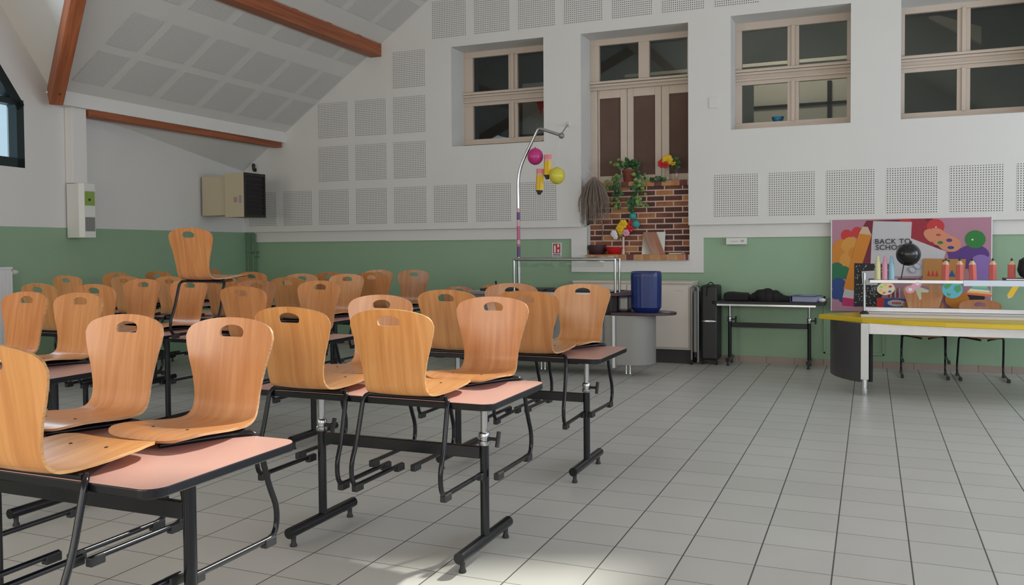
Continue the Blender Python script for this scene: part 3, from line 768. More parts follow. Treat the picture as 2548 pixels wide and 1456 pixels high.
hc(-7.62,8.435,'B','farthest chair, only its rim showing beside the upright standing chair back')
place_chair(-4.46,4.80,'F',TZ,'single chair standing upright on its own legs on top of a table','beech school chair standing on a table')
place_chair(-4.98,10.12,'B',0,'low chair on the floor at the back wall, left of two','beech school chairs on the floor at the back wall',0,1.1)
place_chair(-4.43,10.12,'B',0,'low chair on the floor at the back wall with a black strap on its handle','beech school chairs on the floor at the back wall',0,1.15)
place_chair(.52,10.22,'B',0,'lower chair of the stack behind the yellow counter','beech school chairs behind the yellow counter')
place_chair(.52,10.16,'B',.17,'upper chair of the stack behind the yellow counter','beech school chairs behind the yellow counter')
place_chair(1.06,10.22,'B',0,'single chair on the floor behind the yellow counter, right of the stack','beech school chairs behind the yellow counter')

# ------------------------------------------------------------------ left wall fittings
t=thing('wall_dispenser','cream wall dispenser with a green display window and a grey recess','dispenser',(-7.96,6.90,1.53))
m=MB(); m.prism([(-.12,-.088),(.06,-.088),(.11,-.06),(.11,.088),(-.12,.088)],0,.59,'z')
obj('housing',m,M['plastic_w'],t,bevel=.005)
obj('display_window',MB().box(.109,.116,-.052,.074,.35,.50),mat('green_label',(.22,.33,.06),.4),t)
obj('display_mark',MB().box(.116,.118,-.01,.02,.40,.425),M['ink'],t)
obj('recess',MB().box(.109,.114,-.050,.074,.07,.22),mat('grey_recess',(.20,.20,.19),.5),t)
obj('hood',MB().box(.108,.126,-.056,.08,.505,.525),M['plastic_w'],t,bevel=.003); obj('recess_lip',MB().box(.108,.124,-.056,.08,.222,.236),M['plastic_w'],t,bevel=.003)
# radiator
ry=5.2; t=thing('radiator','white panel radiator at the left picture edge with a rounded thermostat knob','radiator',(wallx(ry),ry,.32),math.atan(.166))
m=MB(); m.box(.05,.10,-.95,.76,0,.90)
y=-.93
while y<.74: m.box(.10,.108,y,y+.028,.03,.87); y+=.045
obj('panel',m,M['radiator'],t); obj('top_grille',MB().box(.045,.112,-.955,.765,.895,.915),M['radiator'],t)
obj('valve_pipe',MB().tube([(.06,.76,.86),(.06,.80,.86)],.008,8),M['chrome'],t,smooth=True)
obj('thermostat_knob',MB().lathe([(.012,0),(.026,.01),(.028,.04),(.022,.08),(.01,.095)],(0,0,0),16),M['plastic_w'],t,smooth=True,loc=(.06,.79,.86),rot=(-R(90),0,0))
obj('wall_bracket',MB().box(0,.05,-.6,-.57,.1,.8).box(0,.05,.4,.43,.1,.8),M['radiator'],t)
obj('pipe',MB().tube([(.06,-.9,-.32),(.06,-.9,0)],.009,8).tube([(.06,.72,-.32),(.06,.72,0)],.009,8),M['radiator'],t)
# air heater hung in the corner
t=thing('air_heater','beige wall mounted air heater with a dark louvred front in the far left corner','heater',(-8.25,9.47,1.82))
obj('rear_housing',MB().box(-.22,.20,-.165,.165,.03,.565),M['cream'],t,bevel=.006)
obj('casing',MB().box(.205,.53,-.205,.215,0,.595),M['cream'],t,bevel=.008)
obj('front_frame',MB().box(.53,.552,-.205,-.185,0,.595).box(.53,.552,.195,.215,0,.595).box(.53,.552,-.185,.195,0,.03).box(.53,.552,-.185,.195,.555,.595),M['blackplastic'],t)
m=MB().box(.528,.532,-.185,.195,.03,.555)
for k in range(9): m.prism([(.532,.05+k*.056),(.548,.03+k*.056),(.550,.034+k*.056),(.534,.056+k*.056)],-.185,.195,'y')
obj('louvres',m,M['dark'],t)
obj('sticker',MB().box(.36,.42,-.208,-.2055,.20,.27),mat('pink_sticker',(.45,.25,.25),.6),t); obj('sticker',MB().box(.45,.49,-.208,-.2055,.19,.29),mat('grey_sticker',(.32,.32,.33),.6),t)
m=MB().box(-.015,.015,-.02,0,0,.05); m.lathe([(.008,0),(.02,.03),(.026,.09),(.016,.12)],(0,-.05,0),12)
tag(obj('wall_sensor',m,M['blackplastic'],smooth=True,loc=(-8.46,YP-.002,2.54)),'small black wall sensor on the white panelling above the air heater','sensor')
# pipes in the corner
t=thing('heating_pipes','pair of green painted vertical pipes with a lever valve in the far left corner','pipe',(-8.55,10.44,0))
obj('pipe',MB().tube([(-.055,0,0),(-.055,0,1.62)],.014,10),M['greendark'],t,smooth=True)
obj('pipe',MB().tube([(.045,0,0),(.045,0,1.62)],.014,10),M['greendark'],t,smooth=True)
obj('clamp',MB().box(-.08,.07,.0,.06,1.33,1.35).box(-.08,.07,0,.06,.9,.92),M['greendark'],t)
obj('valve_lever',MB().tube([(.045,-.015,1.27),(.06,-.03,1.27),(.15,-.04,1.275)],.007,8),M['greendark'],t)

# ------------------------------------------------------------------ back wall fittings
t=thing('fire_sign','red and white fire extinguisher sign on the green wall left of the niche','sign',(-3.745,10.52,1.27))
obj('sign_board',MB().box(-.065,.065,-.006,0,0,.17),M['paper'],t)
m=MB().box(-.050,.05,-.0075,-.006,.035,.16); obj('red_field',m,mat('sign_red',(.50,.02,.03),.5),t)
m=MB(); m.prism([(-.036,.045),(-.012,.045),(-.012,.12),(-.02,.145),(-.028,.145),(-.036,.12)],-.009,-.0076,'y'); m.prism([(.008,.10),(.02,.13),(.03,.105),(.036,.14),(.028,.155),(.01,.15)],-.009,-.0076,'y'); m.box(.010,.034,-.009,-.0076,.05,.085)
obj('pictogram',m,M['paper'],t)
m=MB(); 
for k in range(9): m.box(-.05+k*.0115,-.042+k*.0115,-.0075,-.006,.008,.024)
obj('caption',m,M['ink'],t)
t=thing('emergency_light','small white rectangular emergency light under the white band','lamp',(-1.47,10.52,1.40))
obj('housing',MB().box(-.12,.12,-.07,0,0,.08),M['plastic_w'],t,bevel=.006); obj('marking',MB().box(-.07,.02,-.0715,-.07,.035,.042).box(.05,.09,-.0715,-.07,.03,.055),mat('faint_grey_print',(.4,.4,.4),.6),t)
t=tag(obj('wall_plate',MB().box(-.055,.055,-.012,0,0,.13),M['white'],bevel=.006,loc=(-1.73,YP,3.02)),'faint square white cover plate on the panelling between door and window','plate')

# poster: crop coordinates of the print are only its own layout
def pu(x,y): 
    y=y+(x-75)*.0185; return (max(-.789,min(.789,-.795+(x-75)/2040*1.59)), max(.004,min(1.026,1.03*(1-(y-42)/1180))))
t=thing('banner','pink Back to School banner with balloons, pencil and paints hung on the back wall','banner',(.385,10.42,.64))
obj('banner_sheet',MB().box(-.795,.795,-.004,.004,0,1.03),mat('banner_pink',(.42,.20,.27),.6,noise=.12,nscale=2.5),t)
obj('banner_rim',MB().box(-.803,-.792,-.006,.006,0,1.035).box(.792,.803,-.006,.006,0,1.035),M['paper'],t)
for x in (-.76,.76): obj('hook',MB().box(x-.01,x+.01,.004,.0095,1.0,1.034),M['plastic_w'],t)
art=MB(); amats=[]; lay=[.0055]
def am(c,rough=.6):
    amats.append(mat('print_ink',c,rough)); return len(amats)-1
def shape(pts,mi):
    lay[0]+=.00012; P=[pu(*p) for p in pts]
    art.add([(x,-lay[0],z) for x,z in P],[tuple(range(len(P)))],mi)
def disc(cx,cy,rx,ry,mi,rot=0,n=26):
    shape([(cx+rx*math.cos(2*math.pi*k/n)*math.cos(rot)-ry*math.sin(2*math.pi*k/n)*math.sin(rot),cy+rx*math.cos(2*math.pi*k/n)*math.sin(rot)+ry*math.sin(2*math.pi*k/n)*math.cos(rot)) for k in range(n)],mi)
mar=am((.16,.01,.03)); dred=am((.30,.015,.03)); redb=am((.52,.03,.03)); orb=am((.55,.20,.02)); orl=am((.60,.27,.04)); grn=am((.012,.14,.06)); grl=am((.02,.19,.03)); blb=am((.015,.05,.20)); pur=am((.09,.03,.20)); lpur=am((.24,.14,.40)); wh=am((.52,.50,.52)); wpen=am((.50,.45,.44)); woo=am((.58,.40,.26)); pco=am((.58,.20,.015)); mag=am((.45,.015,.11)); blk=am((.012,.012,.015)); pal=am((.62,.24,.13)); crt=am((.45,.20,.05)); bx=am((.03,.08,.28)); ink=am((.05,.045,.05)); gl=am((.28,.33,.42)); hi=am((.8,.8,.8))
shape([(540,50),(1400,20),(1500,330),(1550,700),(480,760),(500,120)],mar)
for c in ((1180,160,180,160,dred),(1050,90,90,70,redb),(1260,330,160,120,dred),(1430,120,110,95,redb)): disc(*c)
for c in ((280,240,80,75,redb),(420,200,75,70,redb),(200,420,120,130,orb),(330,400,130,140,orl),(150,500,110,110,orb),(290,560,110,100,orl),(380,470,80,80,orb),(150,680,95,90,grn),(245,720,90,85,grn),(120,780,80,80,grn),(170,880,100,90,blb),(230,960,100,100,blb),(140,1000,80,70,blb),(240,1050,70,60,blb),(1960,760,0.1,0.1,blb)): disc(*c)
for c in ((1900,460,190,120,pur),(1780,520,190,120,pur),(1700,450,120,70,pur),(1990,620,150,160,lpur),(1920,275,125,110,grl)): disc(*c)
disc(1885,280,12,10,hi); disc(1435,128,9,8,hi)
shape([(630,55),(1130,65),(1120,270),(1560,430),(1500,640),(1280,740),(590,770),(610,300)],wh)
disc(1470,260,200,95,pal,.35); disc(1600,330,150,100,pal,.2); disc(1440,190,90,50,pal,.1)
for c in ((1465,225,32,14,redb),(1370,330,38,18,dred),(1490,320,36,20,grl),(1600,290,38,22,pur),(1620,380,42,20,blb)): disc(*c)
shape([(490,125),(560,130),(610,235),(440,220)],woo); shape([(440,215),(612,235),(370,955),(235,935)],pco); shape([(250,930),(380,950),(375,1055),(225,1040)],wpen); shape([(225,1040),(375,1055),(375,1150),(225,1145)],mag)
shape([(380,595),(870,600),(860,780),(680,1140),(380,1155)],blk)
rr_=random.Random(3)
for k in range(170):
    x=rr_.uniform(400,860); y=rr_.uniform(605,1130)
    if x>700 and y>800: continue
    a=rr_.uniform(0,3.14); l=rr_.uniform(6,18); shape([(x+l*math.cos(a),y+l*math.sin(a)),(x+5*math.sin(a),y-5*math.cos(a)),(x-l*math.cos(a),y-l*math.sin(a)),(x-5*math.sin(a),y+5*math.cos(a))],wh)
shape([(480,700),(700,680),(690,870),(490,870)],wh)
shape([(680,1030),(775,1030),(775,1160),(680,1160)],redb); shape([(775,1035),(1080,1035),(1080,1155),(775,1155)],bx); disc(940,1090,120,42,wh); 
for k in range(5): shape([(880+k*24,1078),(898+k*24,1078),(898+k*24,1102),(880+k*24,1102)],redb)
for k in range(6): shape([(830+k*28,900),(845+k*28,900),(845+k*28,1020),(830+k*28,1020)],wh if k%2 else dred)
shape([(1280,520),(1805,520),(1790,780),(1270,780)],crt)
for k in range(3): shape([(1325+k*50,740),(1345+k*50,660),(1370+k*50,740)],redb)
shape([(1590,740),(1635,655),(1680,740)],bx); disc(1560,545,50,10,blk)
for cx,cy in ((1200,615),(1140,665)): disc(cx,cy,52,36,gl,.5); disc(cx,cy,40,25,wh,.5)
shape([(1170,400),(1215,390),(1215,540),(1180,550)],am((.55,.30,.33)))
disc(1870,1000,170,60,blk,-.1); disc(1700,1020,150,110,orb); disc(1780,1060,100,70,pco)
ao=obj('printed_artwork',art,amats,t)
# lettering on the banner
def text_mesh(name,body,size,loc,parent,m_,rot=(R(90),0,0),spacing=1.25,off=.0012,ext=.0004,shear=0):
    cu=bpy.data.curves.new(name,'FONT'); cu.body=body; cu.size=size; cu.space_character=spacing; cu.extrude=ext; cu.offset=off; cu.shear=shear
    o=bpy.data.objects.new(name,cu); COL.objects.link(o); bpy.context.view_layer.update()
    me=bpy.data.meshes.new_from_object(o.evaluated_get(bpy.context.evaluated_depsgraph_get())); bpy.data.objects.remove(o)
    me.materials.clear(); me.materials.append(m_)
    n=bpy.data.objects.new(name,me); COL.objects.link(n); n.parent=parent; n.location=loc; n.rotation_euler=rot; return n
x,z=pu(650,345); text_mesh('lettering','BACK TO',.078,(x,-.03,z),t,M['ink'],spacing=1.12)
x,z=pu(662,420); text_mesh('lettering','SCHOOL',.078,(x,-.03,z),t,M['ink'],spacing=1.08)

# ------------------------------------------------------------------ niche contents
t=thing('mirror','square frameless mirror leaning on the brick facing in the niche','mirror',(-2.49,10.535,1.289),rot=(-R(15),0,0))
obj('glass_plate',MB().box(-.142,.142,0,.006,0,.285),M['mirror'],t)
m=MB(); m.lathe([(.055,0),(.065,.01),(.115,.075),(.118,.09),(.108,.09),(.10,.078),(.05,.014)],seg=24)
tag(obj('bowl',m,M['red'],smooth=True,loc=(-2.985,10.54,1.289),rot=(0,0,0)),'red plastic bowl on the brick ledge of the niche','bowl')
m=MB(); m.lathe([(.07,0),(.10,.03),(.12,.08),(.11,.12),(.095,.12),(.10,.08),(.08,.03)],seg=20)
t=tag(obj('basket',m,M['darkred'],smooth=True,loc=(-3.21,10.545,1.289)),'dark reddish round basket left of the red bowl in the niche','basket')
t=thing('marker_pen','white marker pen lying at the right end of the brick ledge','pen',(-2.19,10.53,1.296),R(12))
obj('barrel',MB().tube([(-.10,0,0),(.05,0,0)],.007,10),M['plastic_w'],t,smooth=True); obj('cap',MB().tube([(.05,0,0),(.10,0,0)],.0078,10),mat('grey_cap',(.3,.3,.33),.4),t,smooth=True)
# vase with flowers
def petals(mb,c,r,n,mi,tilt=.6):
    for k in range(n):
        a=2*math.pi*k/n; mb.sphere((c[0]+r*.6*math.cos(a),c[1]-.01,c[2]+r*.6*math.sin(a)),r*.5,8,6,mi,sc=(1,.4,1))
    mb.sphere((c[0],c[1]-.018,c[2]),r*.3,8,6,mi)
t=thing('flower_vase','slim white vase with yellow, red and pink flowers standing on the niche ledge','vase',(-2.87,10.55,1.289))
obj('vase_body',MB().lathe([(.022,0),(.020,.01),(.016,.08),(.015,.20),(.019,.22)],seg=14),mat('pale_ceramic',(.60,.50,.42),.4),t,smooth=True)
st=MB(); fl=[((-.04,.0,.33),.05,'pencil_y'),((.0,.0,.38),.055,'pencil_y'),((-.03,.01,.29),.045,'pencil_y'),((.075,.02,.33),.055,'red'),((.09,.01,.37),.045,'red'),((.04,-.01,.27),.042,'cpk'),((-.12,.0,.26),.042,'paper'),((-.10,.0,.22),.032,'paper')]
for (c,r,mm) in fl: st.tube([(0,0,.2),(c[0]*.5,c[1],(.2+c[2])/2),(c[0],c[1]+.01,c[2])],.003,5)
obj('stems',st,M['leaf'],t)
for (c,r,mm) in fl:
    m=MB(); petals(m,c,r,6,0); obj('blossom',m,M[mm],t,smooth=True)
# leaf helper
def leaf(mb,c,d,s,rng,mi=0):
    d=Vector(d).normalized(); side=d.cross(Vector((rng.uniform(-.4,.4),-1,rng.uniform(-.3,.3)))).normalized(); n=side.cross(d)
    c=Vector(c); pts=[c,c+d*s*.25+side*s*.38,c+d*s*.6+side*s*.33,c+d*s+n*s*-.12,c+d*s*.6-side*s*.33,c+d*s*.25-side*s*.38,c+d*s*.5+n*s*.08]
    mb.add(pts,[(0,1,6),(1,2,6),(2,3,6),(3,4,6),(4,5,6),(5,0,6)],mi)
rng=random.Random(11)
t=thing('potted_ivy','trailing green ivy in a terracotta pot on the capping above the niche brickwork','plant',(-2.83,10.70,2.205))
m=MB(); m.lathe([(.07,0),(.085,.12),(.093,.125),(.093,.155),(.082,.155),(.075,.12),(.06,.02)],seg=20); obj('pot',m,M['terracotta'],t,smooth=True)
vines=[]
lm=MB(); lv=MB(); vm=MB()
def vine(pts,nl,s0,s1,mbl,spread=.03):
    P=fillet(pts,.08,4); vm.tube(P,.0028,5)
    for k in range(nl):
        i=rng.randrange(len(P)-1); a=P[i].lerp(P[i+1],rng.random())
        c=a+Vector((rng.uniform(-spread,spread),rng.uniform(-.05,.01),rng.uniform(-spread,spread)))
        if -.105<c.x<.105 and -.02<c.z<.17: continue
        leaf(mbl,c,(rng.uniform(-1,1),rng.uniform(-.5,.1),rng.uniform(-1,.3)),rng.uniform(s0,s1),rng)
# crown
for k in range(34):
    a=rng.uniform(0,6.28); r=rng.uniform(.02,.12); leaf(lm,(r*math.cos(a),r*.6*math.sin(a)-.02,.165+rng.uniform(0,.10)*(1-r*3)),(math.cos(a),math.sin(a)*.5-.3,rng.uniform(-.2,.9)),rng.uniform(.05,.085),rng)
vine([(0,0,.15),(-.1,-.05,.22),(-.17,-.06,.27)],9,.05,.07,lv,.035)
vine([(0,-.05,.14),(.14,-.10,.06),(.30,-.10,.0),(.44,-.09,-.0),(.56,-.09,.0)],26,.045,.075,lm,.035)
vine([(0,-.06,.14),(-.12,-.10,.02),(-.24,-.12,.02),(-.22,-.14,-.1)],18,.045,.08,lv,.04)
vine([(.05,-.08,.12),(.12,-.15,0),(.13,-.16,-.15),(.07,-.16,-.30),(.06,-.16,-.40)],44,.045,.08,lm,.055)
vine([(-.05,-.08,.12),(-.12,-.15,-.02),(-.13,-.16,-.16),(-.10,-.16,-.27)],34,.045,.08,lm,.065)
vine([(.1,-.08,.10),(.22,-.14,.0),(.18,-.16,-.22),(.25,-.16,-.36)],26,.04,.07,lv,.05)
vine([(-.10,-.15,-.20),(-.12,-.16,-.27),(-.14,-.16,-.32)],10,.04,.06,lv,.04)
obj('vines',vm,M['leaf'],t)
a=obj('leaves',lm,M['leaf'],t); b=obj('variegated_leaves',lv,M['leafv'],t)
for i,(x,z) in enumerate(((-2.745,1.765),(-2.705,1.665))):
    t=thing('yarn_ball','teal yarn ball hanging below the ivy, the %s of the two'%('upper' if i==0 else 'lower'),'ball',(x,10.545,z),group='teal yarn balls')
    obj('ball',MB().sphere((0,0,0),.046 if i==0 else .050,18,12),M['teal'],t,smooth=True)
    obj('string',MB().tube([(0,0,.045),(-.02,-.01,.12)],.0025,5),M['ink'],t)
# wrapped bouquet in glass on the capping
t=thing('bouquet','yellow and red bouquet in clear wrap on the capping at the right of the niche','bouquet',(-2.33,10.68,2.205))
gmat=glass('clear_wrap',(.93,.92,.90,1))
obj('glass_jar',MB().lathe([(.045,0),(.05,.005),(.05,.11),(.04,.13)],seg=16,close=False),gmat,t,smooth=True)
obj('wrap',MB().lathe([(.035,.12),(.08,.19),(.12,.23)],seg=11,close=False),gmat,t,smooth=False)
for c,r,mm in (((.0,-.03,.25),.065,'pencil_y'),((.06,-.01,.22),.04,'pencil_y'),((-.07,-.02,.21),.05,'red'),((-.02,-.04,.19),.04,'red')):
    m=MB(); petals(m,c,r,7,0); obj('blossom',m,M[mm],t,smooth=True)
m=MB(); 
for k in range(14): leaf(m,(.07+rng.uniform(-.03,.05),rng.uniform(-.03,.03),.18+rng.uniform(-.06,.08)),(rng.uniform(.1,1),-.2,rng.uniform(-.4,.9)),.07,rng)
obj('leaves',m,M['leaf'],t)
m=MB(); m.lathe([(.02,0),(.03,.04),(.028,.13),(.012,.16)],seg=12); tag(obj('glass_bottle',m,gmat,smooth=True,loc=(-2.22,10.67,2.205)),'small clear glass bottle right of the bouquet','bottle')
# dried bunch
t=thing('dried_bunch','grey brown bunch of dried stems hanging at the left jamb of the niche','dried plant',(-3.20,10.40,2.26))
m=MB()
for k in range(230):
    a=rng.uniform(0,6.28); r=rng.uniform(.0,.17)**1.0; L=rng.uniform(.35,.60); 
    x1,y1=r*1.05*math.cos(a),r*.55*math.sin(a)
    m.tube([(x1*.1,y1*.1,0),(x1*.75,y1*.75,-.10-.05*rng.random()),(x1*1.15,y1,-.28),(x1*1.1+rng.uniform(-.02,.02),y1,-L)],.0032,4,r2=.0022)
br_=obj('strands',m,M['dried'],t); br_['kind']='stuff'
obj('hanging_string',MB().tube([(0,0,-.01),(-.10,.0,.12),(-.19,.02,.27)],.002,5).tube([(0,0,-.01),(-.14,.02,-.06),(-.18,.02,.05)],.0015,5),M['plastic_w'],t)
# twig hanging down beside it
tag(obj('hanging_twig',MB().tube([(-.0,0,.28),(.012,0,.15),(.0,0,.02)],.006,6),M['dried'],loc=(-3.16,10.59,1.44)),'thin brown twig hanging on the bricks below the dried bunch','twig')

# ------------------------------------------------------------------ cabinet, trolley, case, black table and what lies on it
t=thing('low_cabinet','low cream two-door cabinet against the green wall behind the blue bin','cabinet',(-2.66,10.30,0))
obj('plinth',MB().box(-.70,.70,-.14,.18,0,.165),mat('dark_plinth',(.05,.045,.045),.6),t)
obj('carcass',MB().box(-.73,.73,-.18,.18,.165,.945),M['creamcab'],t,bevel=.003)
obj('top_board',MB().box(-.735,.735,-.20,.19,.945,.972),M['creamcab'],t,bevel=.003)
for a,b in ((-.715,-.055),(-.045,.69)):
    d=obj('door',MB().box(a,b,-.197,-.181,.19,.925),M['cabface'],t,bevel=.003)
    obj('handle',MB().box(b-.13,b-.06,-.205,-.198,.865,.875),M['plastic_w'],d)
t=thing('folded_trolley','folded grey tubular trolley frame standing at the right end of the low cabinet','trolley',(-1.885,10.22,0))
for y in (-.13,.10): obj('tube_frame',MB().tube(fillet([(-.045,y,.03),(-.045,y,.915),(.03,y,.915),(.03,y,.03)],.035,5),.012,10),M['greysteel'],t,smooth=True)
obj('side_panel',MB().box(-.03,.018,-.11,.08,.14,.86),M['greysteel'],t,bevel=.01)
for y in (-.13,.10): obj('castor',MB().lathe([(.024,-.012),(.03,-.008),(.03,.008),(.024,.012)],seg=16),M['blackplastic'],t,smooth=True,loc=(-.045,y,.03),rot=(0,R(90),0))
t=thing('tall_case','tall narrow black case with a shiny oval clasp between cabinet and black table','case',(-1.735,10.28,0))
obj('body',MB().box(-.10,.10,-.15,.15,.05,.93),M['blackplastic'],t,bevel=.03)
obj('clasp',MB().sphere((0,-.152,.51),.085,20,8,0,(1,.08,.16)),M['chrome'],t,smooth=True)
obj('strap',MB().tube(fillet([(-.03,-.15,.80),(-.01,-.165,.95),(.02,-.10,.965),(.03,.0,.93)],.03,4),.006,6),M['fabric'],t,smooth=True)
for x in (-.08,.08): obj('wheel',MB().lathe([(.02,-.012),(.026,-.008),(.026,.008),(.02,.012)],seg=14),M['blackplastic'],t,smooth=True,loc=(x,-.12,.026),rot=(0,R(90),0))
bt=make_table(w=1.24,d=.43,low=True,top='black'); bt.location=(-1.08,10.285,0); bt['label']='black topped adjustable table against the green wall holding bags and a binder'; bt['category']='table'
def blob(name,pts,y0,y1,m_,label,cat,loc,bev=.02):
    o=obj(name,MB().prism(pts,y0,y1,'y'),m_,bevel=bev,loc=loc); return tag(o,label,cat)
blob('pouch',[(-.135,0),(.135,0),(.14,.05),(.13,.088),(.02,.092),(-.06,.10),(-.13,.095),(-.14,.04)],-.12,.10,M['fabric'],'black rectangular pouch at the left end of the black table','bag',(-1.435,10.26,.751))
m=MB(); 
for k in range(9):
    a=k/8; m.sphere((-.17+.34*a,rng.uniform(-.02,.02),.035),.055+.055*math.sin(math.pi*min(1,a*1.1)),14,10,0,(.85,1.2,(.72,.8,.95,.9,1.0,.85,1.05,.9,.6)[k]))
o=obj('jacket',m,M['fabric'],smooth=True,loc=(-1.09,10.26,.755)); tag(o,'crumpled black jacket heaped in the middle of the black table','jacket')
blob('flat_bag',[(-.09,0),(.09,0),(.09,.04),(.05,.055),(-.07,.065),(-.09,.03)],-.10,.10,M['fabric'],'flat black bag between the jacket and the blue binder','bag',(-.905,10.27,.751))
t=thing('ring_binder','blue ring binder lying on the right end of the black table','binder',(-.67,10.24,.751),R(-14))
obj('pages',MB().box(-.125,.125,-.10,.12,.005,.062),mat('pale_violet_pages',(.38,.38,.52),.6),t)
obj('cover',MB().box(-.14,.14,-.115,.135,.063,.070).box(-.14,.14,-.115,.135,0,.004).box(-.146,-.14,-.115,.135,0,.070),M['blue'],t)
obj('cover_label',MB().box(-.06,.10,-.07,.07,.0705,.0715),mat('pale_blue_paper',(.40,.50,.62),.5),t)
tag(obj('crumpled_paper',MB().sphere((0,0,.02),.035,9,6,0,(1.2,1,.7)),M['paper'],loc=(-.505,10.22,.752)),'small crumpled white paper at the right edge of the black table','paper')

# ------------------------------------------------------------------ grey serving counter
t=thing('serving_counter','grey self-service counter with steel tube gantry behind the right-hand tables','counter',(-3.25,9.10,0))
obj('cabinet_body',MB().box(-.95,.62,-.28,.30,.13,.86),M['greysteel'],t,bevel=.006)
obj('worktop',MB().box(-.97,.72,-.32,.34,.862,.90),M['steel'],t,bevel=.004)
m=MB()
for k in range(5): m.box(-.85+k*.27,-.62+k*.27,-.2,.2,.901,.925)
obj('tray_rails',m,M['blackplastic'],t,bevel=.004)
arcp=[(.62,-.22)]+[(.86+.26*math.sin(R(a)),.02-.24*math.cos(R(a))) for a in range(0,181,15)]+[(.62,.26)]
m=MB().prism(arcp,.13,.655,'z'); obj('rounded_end',m,mat('grey_panel',(.27,.26,.24),.42),t,smooth=True)
obj('end_column',MB().box(.735,.85,-.10,.16,.69,.86),M['greysteel'],t,bevel=.03); obj('dark_edge',MB().box(.68,.735,-.14,.16,.692,.86),M['dark'],t)
obj('white_edge_strip',MB().box(.722,.745,-.262,-.235,.10,.655),M['plastic_w'],t)
sh=[(1.02+.33*math.sin(R(a))*(1),.0-.24*math.cos(R(a))) for a in range(0,181,12)]+[(.70,.24),(.66,0),(.70,-.24)]
obj('end_shelf',MB().prism(sh,.66,.688,'z'),M['maroon'],t,bevel=.006)
obj('upper_shelf_edge',MB().prism([(.66,-.32),(.80,-.30),(.92,-.12),(.92,.20),(.66,.34)],.865,.90,'z'),M['maroon'],t,bevel=.006)
obj('end_disc',MB().lathe([(.055,0),(.055,.006),(.05,.008)],(1.25,-.06,.689),20),mat('grey_disc',(.25,.24,.25),.4),t,smooth=True)
for x in (-.18,.81):
    for dx in (-.022,.022): obj('foot',MB().lathe([(.011,0),(.010,.005),(.009,.13)],(x+dx,.05,0),10),M['chrome'],t,smooth=True)
for y in (-.24,-.07): 
    for x in (-.41,.75): obj('gantry_post',MB().tube([(x,y,.90),(x,y,1.262)],.0135,12),M['dullchrome'],t,smooth=True)
    obj('gantry_rail',MB().tube([(-.41,y,1.255),(.75,y,1.255)],.0165,12),M['dullchrome'],t,smooth=True)
obj('glass_shelf',MB().box(-.40,.74,-.25,-.06,1.274,1.280),M['glass'],t); obj('glass_screen',MB().box(-.38,.62,-.236,-.231,1.17,1.25),M['glass'],t)
# blue bin on the end shelf
t=thing('ribbed_bin','dark blue ribbed plastic bin standing on the rounded end shelf of the grey counter','bin',(-2.215,9.06,.689))
prof=[(.125,0),(.135,.01),(.157,.05),(.162,.38),(.158,.425),(.150,.433),(.14,.425),(.145,.38),(.13,.03)]
m=MB(); n=48; vs=[]
for r,z in prof:
    for k in range(n):
        a=2*math.pi*k/n; sq=1/max(abs(math.cos(a)),abs(math.sin(a)))**.35; rr=r*min(sq,1.08)*(1+(.012 if k%2 and .04<z<.4 else 0)); vs.append((rr*math.cos(a),rr*.85*math.sin(a),z))
m.add(vs,[(i*n+k,i*n+(k+1)%n,(i+1)*n+(k+1)%n,(i+1)*n+k) for i in range(len(prof)-1) for k in range(n)]+[tuple(range(n))[::-1],tuple((len(prof)-1)*n+k for k in range(n))])
obj('bin_body',m,M['navy'],t,smooth=False); obj('rim',MB().box(-.13,.13,-.145,-.135,.415,.43),M['navy'],t,bevel=.004)
# green cloth by the counter
tag(obj('cleaning_cloth',MB().prism([(-.025,0),(.03,.02),(.035,.16),(.01,.20),(-.03,.17),(-.035,.06)],-.015,.015,'y'),M['lime'],loc=(-3.20,8.79,.48),bevel=.006),'lime green cleaning cloth hanging on the front of the grey counter','cloth')
# tall chrome pole with its wraps
t=thing('lamp_pole','tall chrome pole with bent top and coloured wraps, rising from the serving counter','pole',(-3.63,8.95,.905))
P_=fillet([(-.01,0,0),(-.01,0,1.33),(.235,0,1.80),(.50,0,1.705)],[.16,.04],8)
obj('tube',MB().tube(P_,.0165,14),M['dullchrome'],t,smooth=True)
obj('base_flange',MB().lathe([(.04,0),(.04,.008),(.022,.02)],(-.01,0,0),18),M['chrome'],t,smooth=True)
obj('end_joint',MB().sphere((.505,0,1.70),.033,14,10),M['greysteel'],t,smooth=True)
obj('stay_cable',MB().tube([(.505,0,1.72),(.08,1.46,2.03)],.007,6),M['greysteel'],t)
for z0,z1,mm in ((.375,.49,'purple'),(.49,.52,'pinkwrap'),(.52,.565,'palewrap'),(.565,.72,'pinkwrap'),(.72,.79,'palewrap'),(.79,.875,'purple'),(.875,.92,'palewrap')):
    obj('wrap_band',MB().lathe([(.0185,z0),(.0185,z1)],(-.01,0,0),16),M[mm],t,smooth=True)
o=obj('ceiling_hook',MB().lathe([(.035,0),(.035,.004),(.02,.018)],seg=16),M['plastic_w'],smooth=True,loc=(-3.55,YP,2.94),rot=(R(90),0,0)); tag(o,'small white wall anchor holding the stay of the chrome pole','anchor')
def balloon(x,z,r,mm,label,tie):
    t=thing('balloon',label,'balloon',(x,8.93,z))
    m=MB().sphere((0,0,0),r,24,16,0,(1,1,1.06)); m.lathe([(.004,0),(.009,-.012)],(0,0,r*1.06+.012),8); obj('skin',m,M[mm],t,smooth=True)
    obj('string',MB().tube([(0,0,r*1.06),(tie[0]-x,.02,tie[1]-z)],.0012,4),M['plastic_w'],t)
balloon(-3.425,2.39,.088,'magenta','magenta balloon hanging from the bent chrome pole',(-3.30,2.66)); balloon(-3.172,2.168,.088,'yball','yellow balloon hanging from the bent chrome pole',(-3.14,2.60))
